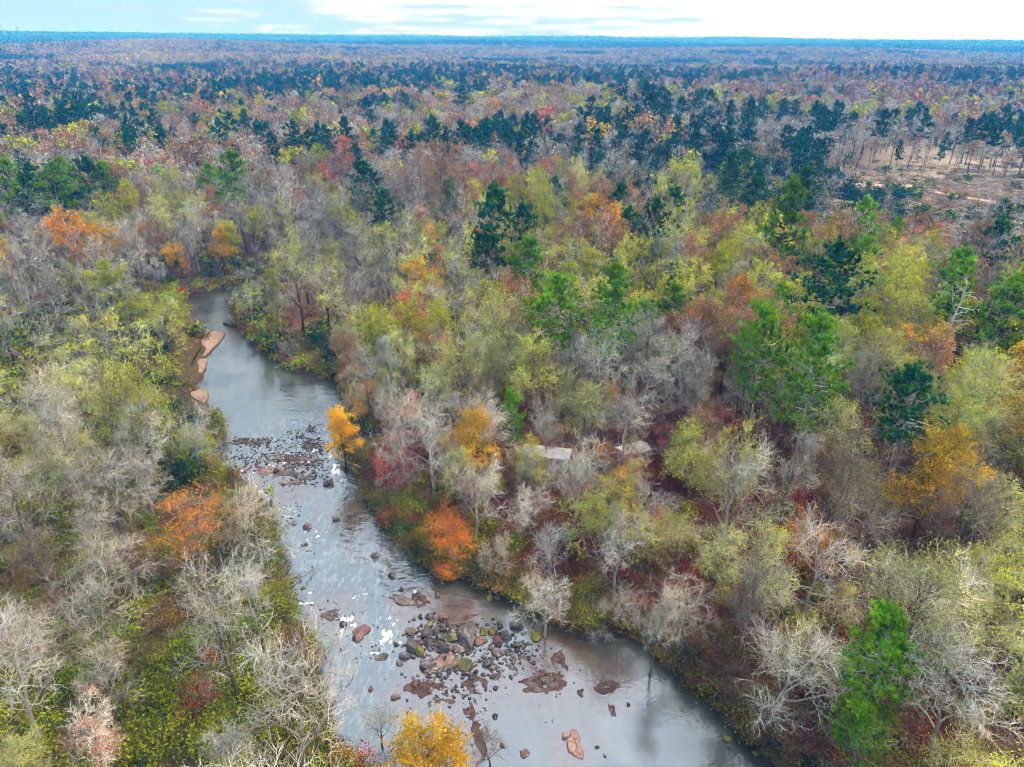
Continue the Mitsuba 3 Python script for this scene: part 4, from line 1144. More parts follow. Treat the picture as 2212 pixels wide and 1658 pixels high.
def stone(seed, a, b, c, cuts=15, sub=3, rough=0.13):
    rng = np.random.default_rng(seed)
    m = trimesh.creation.icosphere(subdivisions=sub)
    v = np.array(m.vertices)
    for _ in range(cuts):
        n = unit(rng.normal(size=3) * [1, 1, 0.8])
        lim = rng.uniform(0.52, 0.86)
        over = np.maximum(v @ n - lim, 0)
        v = v - over[:, None] * n * 0.9
    v = unit(v) * np.linalg.norm(v, axis=1, keepdims=True) * (1 + rough * (meshkit.fbm(v * 2.2 + seed, 4, seed % 97)[:, None] - 0.5) * 2)
    return v * [a, b, c], np.array(m.faces)


def rock(base, sx, sy, sw, sh, text, kind=0, moss=0.0, tall=0.7, rot=0.0, group=None, sub=3, sink=0.4):
    p, a, b = on_water(sx, sy, sw, sh)
    a, b = a * 1.12, min(b * 0.95, a * 2.4)
    c = tall * min(a, b) * 1.1
    COUNT['_rock'] = COUNT.get('_rock', 0) + 1
    v, f = stone(COUNT['_rock'] * 13 + 5, a, b, c, sub=sub)
    cr, sr = math.cos(rot), math.sin(rot)
    v = v @ np.array([[cr, -sr, 0], [sr, cr, 0], [0, 0, 1]]).T
    v = v + [p[0], p[1], c * (1 - 2 * sink)]
    key = numbered(base)
    uv = np.tile([(kind + 0.5) / len(STONE), moss], (len(v), 1))
    scene[key] = mikit.ply((v, f), 'mat_stone', smooth=False, uv=uv)
    labels[key] = {'label': text, 'category': 'rock', **({'group': group} if group else {})}


PILE = 'dark boulders piled in the lower rapids'
rock('boulder', 1371, 1865, 58, 100, 'largest dark oval boulder in the middle of the lower rapids', 0, 0.0, 0.85)
for i, (x, y, w, h, k, m, t) in enumerate([
        (1248, 1857, 42, 34, 0, 0, 'dark boulder at the head of the pile left of the largest one'), (1277, 1852, 28, 26, 0, 0, 'narrow dark stone wedged in the top row of the pile'),
        (1294, 1868, 40, 24, 0, 0, 'flat dark boulder in the middle row of the pile'), (1257, 1889, 32, 32, 0, 0, 'rounded dark boulder at the lower left of the pile'),
        (1290, 1889, 38, 24, 0, .1, 'long dark boulder in the bottom row of the pile'), (1325, 1870, 34, 34, 0, .5, 'mossy boulder touching the largest oval one on its left'),
        (1299, 1834, 24, 16, 0, 0, 'small dark stone above the pile'), (1296, 1849, 26, 16, 4, 0, 'small black stone in the upper right of the pile'),
        (1257, 1832, 28, 20, 3, .6, 'mossy brown stone topping the pile on the left'), (1206, 1850, 36, 28, 3, .2, 'brownish boulder standing off the left end of the pile'),
        (1206, 1896, 46, 56, 0, 0, 'long grey boulder slanting down from the pile'), (1184, 1926, 32, 24, 0, 0, 'grey boulder at the tail of the slanting one'),
        (1228, 1911, 34, 34, 3, .9, 'moss-topped boulder beside the slanting grey one'), (1172, 1944, 22, 20, 3, 0, 'last small stone at the lower left tail of the pile'),
        (1308, 1906, 50, 24, 4, 0, 'flat black slab under the pile'), (1254, 1951, 44, 34, 0, 0, 'dark angular boulder on the edge of the pink shelf'),
        (1366, 1950, 52, 44, 0, .7, 'blue-grey boulder with moss on its crown below the largest one'), (1349, 1906, 18, 20, 3, 0, 'small stone between the largest boulder and the blue-grey one'),
        (1406, 1880, 24, 40, 1, 0, 'reddish boulder against the right flank of the largest one'), (1419, 1852, 26, 32, 1, .9, 'red mossy boulder right of the largest one, left of a pair'),
        (1444, 1855, 28, 30, 1, .8, 'red mossy boulder right of the largest one, right of a pair'), (1465, 1829, 18, 30, 4, .3, 'upright black stone alone in the quiet water'),
        (1457, 1876, 26, 32, 1, 0, 'reddish boulder below the upright black stone'), (1479, 1862, 34, 32, 0, 0, 'grey boulder in the right-hand ledge'),
        (1520, 1889, 36, 22, 0, 0, 'low grey stone where the right-hand ledge spills'), (1512, 1838, 52, 26, 4, 0, 'wet black ledge with a little spill of white water'),
        (1569, 1867, 28, 36, 4, 1, 'black triangular boulder with bright moss'), (1455, 1911, 26, 32, 3, 0, 'brown ring-shaped stone below the right-hand ledge'),
        (1523, 1926, 12, 16, 4, 0, 'tiny dark stone in the quiet pool'), (1503, 1923, 16, 16, 3, 0, 'small round stone beside the tiny dark one'),
        (1427, 1943, 34, 26, 0, 0, 'grey stone on the reddish reef'), (1360, 1975, 18, 14, 4, 0, 'small black stone below the blue-grey boulder, left'),
        (1374, 1978, 16, 12, 4, 0, 'small black stone below the blue-grey boulder, right'), (1434, 1753, 22, 24, 3, .9, 'mossy boulder at the foot of the steep green bank'),
        (1458, 1753, 30, 18, 4, .1, 'dark flat boulder beside the mossy one under the green bank'), (1281, 1745, 18, 22, 4, .4, 'dark stone left of the tree reflections'),
        (1176, 1727, 16, 16, 4, 0, 'small dark stone upstream of the brown slab'), (1297, 1812, 32, 28, 1, .1, 'red boulder upstream of the pile'),
        (1591, 1814, 24, 18, 4, .6, 'mossy stone tucked under the right bank shrubs'), (1257, 1808, 28, 26, 0, 0, 'grey boulder upstream of the pile beside the red one'),
        (1161, 2041, 30, 18, 3, 0, 'low brown stone in the riffle left of the pink shelf'), (1086, 2020, 16, 20, 1, 0, 'reddish stone nearest the big bare tree'),
        (1449, 2100, 20, 18, 4, 0, 'black stone alone in the calm lower pool'), (1841, 2065, 14, 14, 4, 0, 'round black stone near the mirrored trees'),
        (2128, 2167, 28, 22, 3, 1, 'mossy boulder off the lower right bank'), (2135, 2191, 12, 16, 4, .3, 'small stone under the mossy boulder off the lower right bank'),
        (2217, 2207, 24, 16, 4, .4, 'dark stone against the lower right bank'), (1750, 2189, 14, 12, 4, 0, 'black pebble-like stone right of the pink rock bar'),
        (1772, 2214, 12, 12, 4, 0, 'small dark stone near the bottom edge of the frame'), (1472, 2184, 18, 20, 1, 0, 'dark red stone beside the reddish ridge'),
        (1099, 1629, 28, 20, 3, 0, 'brown flat-topped stone alone in mid-river'), (1005, 1831, 24, 22, 4, 0, 'dark stone under the white spill on the left'),
        (888, 1724, 18, 12, 3, 0, 'small brown stone below the driftwood'), (897, 1596, 14, 8, 4, 0, 'small black stone upstream of the driftwood'),
        (810, 1383, 22, 12, 4, 0, 'dark flat stone on the upper tan slab'), (964, 1419, 40, 16, 4, 0, 'long dark rock below the foaming chute'),
        (762, 1461, 16, 12, 3, 0, 'brown stone left of the tree stump'), (780, 1440, 12, 8, 4, 0, 'small dark stone up from the tree stump'),
        (985, 1522, 26, 12, 3, 0, 'brown flat stone under the right bank shrubs'), (1027, 1509, 26, 12, 3, 0, 'brown stone by the right bank below the chute'),
        (901, 1545, 26, 16, 1, 0, 'reddish stone right of the tree stump'), (860, 1534, 16, 14, 3, .3, 'greenish stone at the foot of the stump'),
        (1150, 1690, 30, 16, 4, 0, 'dark stone against the steep right bank above the flame-orange tree'), (1215, 2005, 20, 30, 1, 0, 'reddish upright stone at the left of the pink shelf')]):
    rock('boulder', x, y, w, h, t, k, m, 0.8, 0.3 * math.sin(i * 2.7), PILE if i < 18 else None)
rock('boulder', 694, 893, 46, 40, 'pinkish rounded boulder at the upper river bend', 2, 0, 1.0)


def shelf(sx, sy, sw, sh, rot, text, kind=1, rise=0.12, seed=1):
    """A rock shelf awash: a broad low rock whose broken top only partly clears the water."""
    p, a, b = on_water(sx, sy, sw, sh)
    a, b = a * (1.75 if rise < .13 else 1.35), b * (1.6 if rise < .13 else 1.25)
    n, m = 84, 64
    U, V = np.meshgrid(np.linspace(-1.15, 1.15, n), np.linspace(-1.15, 1.15, m))
    x, y = U * a, V * b
    q = np.stack([x, y, x * 0 + seed], -1)
    fine, mid = meshkit.fbm(q * 1.15, 5, seed), meshkit.fbm(q * 0.45 + 3, 3, seed + 7)
    r = np.hypot(U, V) + (meshkit.fbm(np.stack([U * 1.6, V * 1.6, U * 0 + seed], -1), 3, seed) - 0.5) * 1.1
    terr = np.round(fine * 7) / 7
    solid = ss(0.12, 0.2, rise)
    z = rise * (2.6 + 1.2 * solid) * (0.5 * fine + 0.2 * terr + 0.3 * mid - 0.47) + rise * (0.12 + 0.75 * solid) - (rise * 4 + 0.25) * ss(0.5, 1.1, r)
    z = np.where((np.abs(U) > 1.12) | (np.abs(V) > 1.12), -0.5, z)
    c, s = math.cos(rot), math.sin(rot)
    v = np.stack([p[0] + x * c - y * s, p[1] + x * s + y * c, z], -1).reshape(-1, 3)
    i, j = np.meshgrid(np.arange(m - 1), np.arange(n - 1), indexing='ij')
    f = np.stack([i * n + j, i * n + j + 1, (i + 1) * n + j + 1, (i + 1) * n + j], -1).reshape(-1, 4)
    key = numbered('rock_shelf')
    uv = np.tile([(kind + 0.5) / len(STONE), 0.0], (len(v), 1))
    scene[key] = mikit.ply((v, f), 'mat_stone', smooth=True, uv=uv)
    labels[key] = {'label': text, 'category': 'rock'}


for k, (x, y, w, h, r, kind, rise, t) in enumerate([
        (1300, 1945, 120, 56, 0.1, 2, .16, 'pink rock shelf below the boulder pile'), (1285, 2022, 150, 70, -0.1, 1, .08, 'mottled red shelf awash below the pink one'),
        (1400, 2004, 80, 60, 0.5, 1, .09, 'red broken reef right of the mottled shelf'), (1440, 1965, 60, 50, 0.2, 3, .1, 'grey-red reef under the right-hand ledge'),
        (1372, 2085, 28, 90, 0.25, 1, .12, 'narrow reddish ridge running down the middle pool'), (1402, 2160, 40, 90, 0.3, 1, .12, 'lower end of the reddish ridge by the bottom edge'),
        (1056, 1857, 64, 52, -0.5, 1, .3, 'pink-brown slab left of the main foam'), (972, 1800, 60, 44, 0.1, 3, .14, 'grey-brown slab by the left bank spill'),
        (1176, 1757, 76, 28, -0.25, 3, .22, 'long brown slab in the current above the foam'), (1122, 1924, 46, 24, 0.05, 3, .14, 'brown slab just below the main foam'),
        (1230, 1760, 44, 60, 0.5, 1, .1, 'reddish sunken rib upstream of the pile'), (1350, 1808, 90, 16, 0.15, 1, .09, 'rust-red sunken ledge behind the largest boulder'),
        (1595, 1992, 110, 60, 0.1, 1, .1, 'red shelf in the shade of the right bank'), (1645, 1930, 50, 90, 0.0, 1, .09, 'red rock awash near the overhanging bank'),
        (1777, 2012, 70, 56, 0.2, 1, .1, 'red-brown rock awash among the mirrored trunks'), (1790, 2072, 20, 50, 0.05, 1, .1, 'thin red rock awash below the mirrored trunk'),
        (1685, 2182, 44, 84, 0.08, 2, .26, 'pale pink rock bar in the lower pool'), (1657, 2158, 24, 22, 0, 2, .2, 'small pale rock left of the pink rock bar'),
        (1608, 2112, 32, 16, 0, 1, .14, 'small orange-brown rock above the pink bar'), (1535, 2208, 28, 34, 0, 1, .16, 'red rock close to the bottom edge of the frame'),
        (777, 1378, 84, 28, 0.0, 2, .16, 'tan slab across the upper rapids, left'), (838, 1387, 76, 18, 0.0, 3, .14, 'grey-tan slab across the upper rapids, middle'),
        (848, 1415, 68, 16, 0.02, 2, .2, 'orange-tan slab at the foot of the upper rapids'), (895, 1402, 50, 16, 0.0, 2, .14, 'tan slab across the upper rapids, right'),
        (872, 1611, 34, 14, 0.1, 1, .14, 'reddish flat rock by the left bank above the driftwood'), (690, 1430, 60, 30, 0.1, 1, .1, 'reddish flat rock at the left end of the upper rapids'),
        (1701, 2034, 22, 28, 0.2, 1, .1, 'small red rock awash right of the shaded shelf')]):
    shelf(x, y, w, h, r, t, kind, rise, 30 + k)

# cobble bars: too many and too small to pick apart
crng = np.random.default_rng(77)
cob_v, cob_f, cob_u, cn = [], [], [], 0
small = [trimesh.creation.icosphere(subdivisions=1) for _ in range(1)][0]
for sx, sy, sw, sh, n, sz in ((740, 1295, 105, 16, 220, 5.5), (917, 1302, 60, 28, 190, 5.5), (876, 1350, 90, 36, 260, 6), (800, 1340, 220, 60, 160, 5), (900, 1400, 120, 30, 80, 5), (910, 1259, 34, 18, 50, 4.5), (880, 1275, 60, 20, 40, 4), (860, 1330, 160, 60, 120, 3.6),
                              (740, 1345, 110, 44, 120, 3.8), (700, 1375, 70, 30, 60, 4), (850, 1385, 180, 50, 70, 3.6), (930, 1380, 60, 60, 40, 4), (850, 1518, 30, 30, 16, 4), (870, 1500, 40, 60, 14, 3.6),
                              (1330, 1900, 240, 130, 170, 7), (1490, 1900, 170, 90, 120, 7), (1290, 2020, 190, 90, 120, 6), (1270, 1870, 130, 80, 80, 11), (1370, 1920, 200, 130, 60, 12), (1290, 1960, 130, 60, 40, 11), (1460, 1870, 120, 70, 40, 11), (1500, 1950, 160, 60, 40, 8), (970, 1800, 110, 50, 40, 4.5), (1060, 1880, 80, 80, 30, 4.5), (1400, 2010, 110, 80, 60, 4), (905, 1640, 60, 120, 24, 4), (1610, 1980, 140, 110, 50, 4), (1400, 2130, 50, 130, 40, 4)):
    for _ in range(n):
        p, a, b = on_water(sx + crng.normal() * sw * 0.36, sy + crng.normal() * sh * 0.36, sz * crng.uniform(.5, 1.6), sz)
        if sdist(p[:1], p[1:2])[0] > 0.8:
            continue
        v = small.vertices * (1 + 0.25 * crng.normal(size=(42, 1))).clip(0.6, 1.4) * [a, a * crng.uniform(.6, 1.1), a * crng.uniform(.5, .8)]
        t = crng.random() * 6.28
        v = v @ np.array([[math.cos(t), -math.sin(t), 0], [math.sin(t), math.cos(t), 0], [0, 0, 1]]).T + [p[0], p[1], a * 0.15]
        cob_v.append(v); cob_f.append(small.faces + cn); cn += 42
        cob_u.append(np.tile([(crng.choice([0, 3, 4, 4, 1]) + 0.5) / len(STONE), 0.0], (42, 1)))
scene['cobbles'] = mikit.ply((np.vstack(cob_v), np.vstack(cob_f)), 'mat_stone', smooth=True, uv=np.vstack(cob_u))
labels['cobbles'] = {'label': 'dark cobbles strewn across the rapids', 'category': 'cobbles', 'kind': 'stuff'}

# white water: heaped flecks of foam where the river drops
plain('mat_foam', (0.66, 0.69, 0.70), 0.6)
fv, ff, fn = [], [], 0
for k, (sx, sy, sw, sh, cut) in enumerate(((968, 1335, 26, 50, .50), (981, 1380, 36, 46, .42), (978, 1410, 60, 18, .56), (1128, 1868, 56, 50, .44), (1145, 1840, 24, 44, .54), (1100, 1915, 44, 14, .54), (1012, 1815, 54, 30, .47), (1032, 1832, 26, 26, .52), (1000, 1848, 16, 18, .5), (874, 1770, 76, 10, .5), (905, 1768, 26, 9, .5),
                              (1170, 1884, 30, 10, .5), (1510, 1842, 18, 26, .52), (1535, 1900, 22, 10, .54), (735, 1385, 34, 10, .52), (710, 1380, 18, 12, .52), (925, 1320, 46, 16, .55), (935, 1290, 56, 34, .57), (1215, 1735, 14, 16, .53), (1322, 2145, 16, 28, .55), (1300, 2170, 14, 14, .55), (905, 1738, 16, 10, .54), (860, 1345, 180, 60, .66), (780, 1365, 160, 40, .66), (1150, 1810, 90, 40, .66), (1060, 1740, 160, 60, .69), (940, 1560, 160, 80, .70))):
    p, a, b = on_water(sx, sy, sw, sh)
    st = 0.075
    X, Y = np.meshgrid(np.arange(-a, a, st), np.arange(-b, b, st))
    q = np.stack([X * 2.6, Y * 1.1, X * 0 + k * 3.1], -1)
    n_ = meshkit.fbm(q, 5, 40 + k)
    val = n_ - 0.25 * np.clip((X / a) ** 2 + (Y / b) ** 2, 0, 2) - cut + 0.06
    keep = (val[:-1, :-1] > 0) & ((X / a) ** 2 + (Y / b) ** 2 < 1.1)[:-1, :-1]
    Z = 0.012 + np.clip(val, 0, .2) * 0.8 * (0.5 + meshkit.noise(q * 4.0))
    m_, w_ = X.shape
    i, j = np.nonzero(keep)
    f = np.stack([i * w_ + j, i * w_ + j + 1, (i + 1) * w_ + j + 1, (i + 1) * w_ + j], -1)
    if len(f) == 0:
        continue
    used, inv = np.unique(f, return_inverse=True)
    fv.append((np.stack([p[0] + X, p[1] + Y, Z], -1).reshape(-1, 3))[used]); ff.append(inv.reshape(-1, 4) + fn); fn += len(used)
scene['white_water'] = mikit.ply((np.vstack(fv), np.vstack(ff)), 'mat_foam', smooth=True)
labels['white_water'] = {'label': 'white foam where the river spills between the rocks', 'category': 'foam', 'kind': 'stuff'}

# sandbars on the inside of the bend
for k, (sx, sy, sw, sh, t) in enumerate(((585, 1025, 62, 90, 'pale reddish sandbar bulging into the upper pool'), (556, 1098, 50, 72, 'leaf-strewn lower tongue of the sandbar'), (556, 1182, 66, 60, 'pink sand flat below the sandbar'))):
    p, a, b = on_water(sx, sy, sw, sh)
    m = trimesh.creation.icosphere(subdivisions=4)
    v = np.array(m.vertices)
    v = v * (1 + 0.35 * (meshkit.fbm(v * 1.4 + k * 5, 3, k) - 0.5)[:, None]) * [a * 1.35, b * 1.2, 0.75] + [p[0], p[1], 0.15]
    v[:, 2] += (meshkit.fbm(v * 0.6, 3, 4) - 0.5) * 0.5
    key = numbered('sandbar')
    scene[key] = mikit.ply((v, m.faces), 'mat_sand', smooth=True)
    labels[key] = {'label': t, 'category': 'sandbar', 'kind': 'structure'}


# ------------------------------------------------------------------ dead wood
def pole(base, pts, r0, r1, text, col=4, side=(), category='log'):
    rng = np.random.default_rng(abs(hash_(text)))
    mb = MB()
    P = np.array([pts], float)
    tubes(mb, P, np.linspace(r0, r1, len(pts))[None], 8, col, rng, False)
    key = numbered(base)
    a, b = perp(unit(P[0, -1:] - P[0, -2:-1]))
    for end, r, flip in ((0, r0, 1), (-1, r1, 0)):
        ang = np.arange(8) * math.pi / 4
        ring = P[0, end] + r * 0.98 * (np.cos(ang)[:, None] * a + np.sin(ang)[:, None] * b)
        mb.add(np.vstack([ring, P[0, end][None]]), [[i, (i + 1) % 8, 8] for i in range(8)], 15, 0.6)
    if side:
        q, rr = branch(rng, P, np.linspace(r0, r1, len(pts))[None], side[0], 0.35, 0.95, 50, side[1], 0.3, 3, 0.2, 0.05, 0.4, 0.3, 0.03)
        tubes(mb, q, rr, 4, col, rng)
    scene[key] = mb.ply()
    labels[key] = {'label': text, 'category': category}


def hash_(t):
    return sum((i + 1) * ord(c) for i, c in enumerate(t))


def wat(sx, sy, z):
    return at(sx * S, sy * S, z)


for a, b, r, t in (((785, 1725), (882, 1680), .24, 'longest driftwood log jutting into the river'), ((795, 1728), (884, 1690), .17, 'lower driftwood log beside the longest one'), ((790, 1712), (872, 1678), .12, 'thin driftwood pole lying over the longest log'),
                   ((815, 1660), (838, 1635), .16, 'short driftwood log at the top of the jam'), ((819, 1678), (853, 1648), .18, 'thick driftwood log slanting in the jam'), ((822, 1684), (845, 1640), .10, 'driftwood pole crossing the slanting log'),
                   ((893, 1688), (921, 1664), .08, 'stray branch floating right of the driftwood jam'), ((792, 1745), (812, 1718), .09, 'driftwood pole at the foot of the jam')):
    pole('driftwood_log', [wat(*a, 0.7), wat((a[0] + b[0]) / 2, (a[1] + b[1]) / 2 + 1, 0.6), wat(*b, 0.25)], r, r * 0.6, t, 2, (3, 1.2) if r > .15 else ())
pole('fallen_log', [wat(988, 1343, 0.6), wat(1020, 1356, 1.0), wat(1056, 1370, 1.8)], .28, .2, 'fallen log leaning down the bank beside the foaming chute', 15)
pole('fallen_log', [wat(1000, 1362, 0.5), wat(1030, 1372, 0.9), wat(1046, 1384, 1.4)], .2, .14, 'shorter fallen log below the chute', 2)
pole('fallen_log', [wat(552, 1090, 0.8), wat(570, 1050, 2.6), wat(590, 1016, 5.0)], .2, .1, 'dark leaning trunk across the sandbar', 3, (4, 2.0))
pole('fallen_log', [wat(655, 948, 0.25), wat(680, 955, 0.35), wat(705, 940, 0.6)], .22, .12, 'black log lying in the upper bend', 3, (4, 1.6))
pole('fallen_log', [wat(672, 930, 0.3), wat(690, 945, 0.4), wat(700, 952, 0.5)], .14, .1, 'bleached log among the debris of the upper bend', 26, (3, 1.2))
g = at(803 * S, 1506 * S, 0.4)
pole('tree_stump', [[g[0], g[1], -0.6], [g[0] + .05, g[1], 1.8], [g[0], g[1] + .05, 4.6]], .42, .3, 'tall broken tree stump with a leafy tuft on the left bank', 2, category='stump')
_t, _rg = MB(), np.random.default_rng(3)
leaves(_t, np.array([g[0], g[1], 4.7]) + _rg.normal(0, .28, (90, 3)), .16, (7, 19), _rg)
scene['tree_stump__tuft'] = _t.ply()
labels['tree_stump__tuft'] = {'label': 'bright green leafy tuft on top of the stump'}

# ------------------------------------------------------------------ bushes one can point out
BUSHMODEL = {}


def lone_bush(px, py, rpx, b, text, base):
    z = 1.5
    p = at(px, py, z)
    for _ in range(4):
        p = at(px, py, h1(p[0], p[1]) + 1.2)
    s = rpx * float((p - CAM) @ _f) / FPX / 1.7
    put(key := numbered(base), f'bush_{b}_0_{COUNT[base] % 2}', float(p[0]), float(p[1]), h1(p[0], p[1]) - 0.1, s, px * 0.37)
    labels[key] = {'label': text, 'category': 'bush'}


for px, py, r, b, base, t in ((450, 1403, 22, 'flame', 'red_bush', 'small vivid orange-red bush under the twin-stemmed bare tree'), (545, 648, 26, 'evergreen', 'evergreen_bush', 'dark green bush at the upper river bend beside the pink boulder'),
                              (560, 672, 28, 'evergreen', 'evergreen_bush', 'second dark green bush at the upper bend, lower one'), (690, 740, 26, 'evergreen', 'evergreen_bush', 'blue-green bush on the point across from the sandbar'),
                              (712, 775, 26, 'evergreen', 'evergreen_bush', 'lower blue-green bush on the point above the water'), (625, 760, 34, 'twiggy', 'bank_bush', 'bare twiggy bush overhanging the pool from the right bank'),
                              (575, 715, 30, 'olive', 'bank_bush', 'olive bush hanging over the upper pool'), (770, 1640, 26, 'green', 'evergreen_bush', 'small green shrub left of the golden-orange tree at the water'),
                              (600, 640 + 20, 18, 'rust', 'bank_bush', 'rusty bush behind the upper bend evergreens'), (25, 820, 34, 'green', 'evergreen_bush', 'green bush at the left edge of the frame'),
                              (60, 850, 34, 'green', 'evergreen_bush', 'second green bush right of the left-edge one'), (200, 850, 40, 'dark', 'evergreen_bush', 'dark evergreen thicket bush in the hollow left of the sandbar'),
                              (180, 800, 40, 'dark', 'evergreen_bush', 'upper dark evergreen bush in the left hollow'), (1370, 1350, 40, 'bank', 'bank_bush', 'mossy olive bush spilling over the lower right bank'),
                              (1265, 1335, 34, 'olive', 'bank_bush', 'yellowish bush at the right bank waterline above the mirrored trees'), (1080, 1240, 40, 'bank', 'bank_bush', 'olive-brown bush on the steep bank by the flame-orange tree'),
                              (1640, 1585, 40, 'bank', 'bank_bush', 'olive bush on the lower right bank opposite the mossy boulder'), (1150, 1265, 34, 'bank', 'bank_bush', 'olive bush on the steep bank above the dark flat boulder'),
                              (1760, 405, 30, 'evergreen', 'evergreen_bush', 'blue-black evergreen at the left end of the hedge by the clearing'), (1820, 420, 34, 'evergreen', 'evergreen_bush', 'tallest blue-black evergreen of the hedge by the clearing'),
                              (1860, 438, 26, 'evergreen', 'evergreen_bush', 'third blue-black evergreen of the hedge by the clearing'), (1900, 452, 24, 'evergreen', 'evergreen_bush', 'fourth blue-black evergreen of the hedge by the clearing'),
                              (1940, 466, 24, 'evergreen', 'evergreen_bush', 'fifth blue-black evergreen of the hedge by the clearing'), (1985, 478, 26, 'evergreen', 'evergreen_bush', 'last blue-black evergreen of the hedge by the clearing')):
    if b == 'flame' and 'bush_flame_0_1' not in scene:
        for v in (0, 1):
            scene[f'bush_flame_0_{v}'] = {'type': 'shapegroup', 'sprays': bush(0, 71 + v, (11, 10, 11), 2, 1.3).ply()}
    lone_bush(px, py, r, b, t, base)

# ------------------------------------------------------------------ clearing: track and felling debris
plain('mat_track', (0.50, 0.33, 0.22), 0.9)
track = [(1985, 446), (2060, 458), (2170, 478), (2300, 506), (2396, 527), (2453, 536), (2538, 543), (2657, 547), (2725, 562), (2799, 575), (2900, 590), (3080, 618)]
tp = []
for x, y in track:
    p = at(x * S, y * S, 5)
    for _ in range(3):
        p = at(x * S, y * S, h1(p[0], p[1]))
    tp.append(p[:2])
tp = np.array(shapely.segmentize(shapely.LineString(tp), 4.0).coords)
td = unit(np.gradient(tp, axis=0))
tn = np.c_[-td[:, 1], td[:, 0]]
cols_ = np.linspace(-1, 1, 5)
wob = 2.3 + 1.2 * meshkit.fbm(np.c_[tp * 0.07, tp[:, :1] * 0], 2, 3)
tv2 = np.stack([tp + tn * (c * wob)[:, None] for c in cols_], 1).reshape(-1, 2)
tz = height(tv2[:, 0], tv2[:, 1]) + np.tile(0.22 - 0.16 * np.abs(cols_), len(tp))
i, j = np.meshgrid(np.arange(len(tp) - 1), np.arange(4), indexing='ij')
scene['dirt_track'] = mikit.ply((np.c_[tv2, tz], np.stack([i * 5 + j, i * 5 + j + 1, (i + 1) * 5 + j + 1, (i + 1) * 5 + j], -1).reshape(-1, 4)), 'mat_track', smooth=True)
labels['dirt_track'] = {'label': 'pale orange dirt track crossing the felled clearing', 'category': 'track', 'kind': 'structure'}
for v in range(3):
    r = np.random.default_rng(900 + v)
    mb = MB()
    n = 26
    c = r.normal(0, 1.6, (n, 3)) * [1, 1, 0.15] + [0, 0, 0.25]
    d = unit(r.normal(size=(n, 3)) * [1, 1, 0.15]) * r.uniform(0.8, 3.2, (n, 1))
    tubes(mb, np.stack([c - d, c, c + d], 1), np.outer(r.uniform(.05, .16, n), [1, .9, .6]), 4, r.choice([1, 15, 4, 2, 15], n), r)
    leaves(mb, r.normal(0, 1.6, (40, 3)) * [1, 1, .1] + [0, 0, .2], .35, (2, 2, 22, 27), r)
    scene[f'brush_{v}'] = {'type': 'shapegroup', 'sticks': mb.ply()}
r = np.random.default_rng(41)
nb_ = 0
for cx, cy, sx_, sy_, n in ((2150, 425, 130, 28, 330), (1980, 420, 120, 20, 170), (2120, 490, 120, 28, 170)):
    for _ in range(n):
        p = at(cx + r.normal() * sx_, cy + r.normal() * sy_, 5)
        if sdist(p[:1], p[1:2])[0] > 20 and np.hypot(*(tp - p[:2]).T).min() > 4.5:
            nb_ += 1
            put(f'felling_debris__{nb_:04d}', f'brush_{r.integers(0, 3)}', float(p[0]), float(p[1]), h1(p[0], p[1]), r.uniform(.6, 1.5), r.random() * 6.28)
labels['felling_debris'] = {'label': 'grey brush and cut branches littering the felled clearing', 'category': 'brush', 'kind': 'stuff'}

# ------------------------------------------------------------------ buildings, mast, tank, power poles
for nme, col in (('mat_white', (0.80, 0.80, 0.80)), ('mat_cream', (0.66, 0.62, 0.54)), ('mat_roof_pale', (0.55, 0.55, 0.56)), ('mat_roof_grey', (0.30, 0.29, 0.34)), ('mat_roof_blue', (0.30, 0.62, 0.72)), ('mat_pane', (0.03, 0.04, 0.05)), ('mat_steel', (0.35, 0.36, 0.37)), ('mat_door', (0.25, 0.20, 0.18)), ('mat_tyre', (0.03, 0.03, 0.03))):
    plain(nme, col, 0.25 if nme == 'mat_pane' else 0.6)


def box(x0, x1, y0, y1, z0, z1):
    return trimesh.creation.box(bounds=[[x0, y0, z0], [x1, y1, z1]])


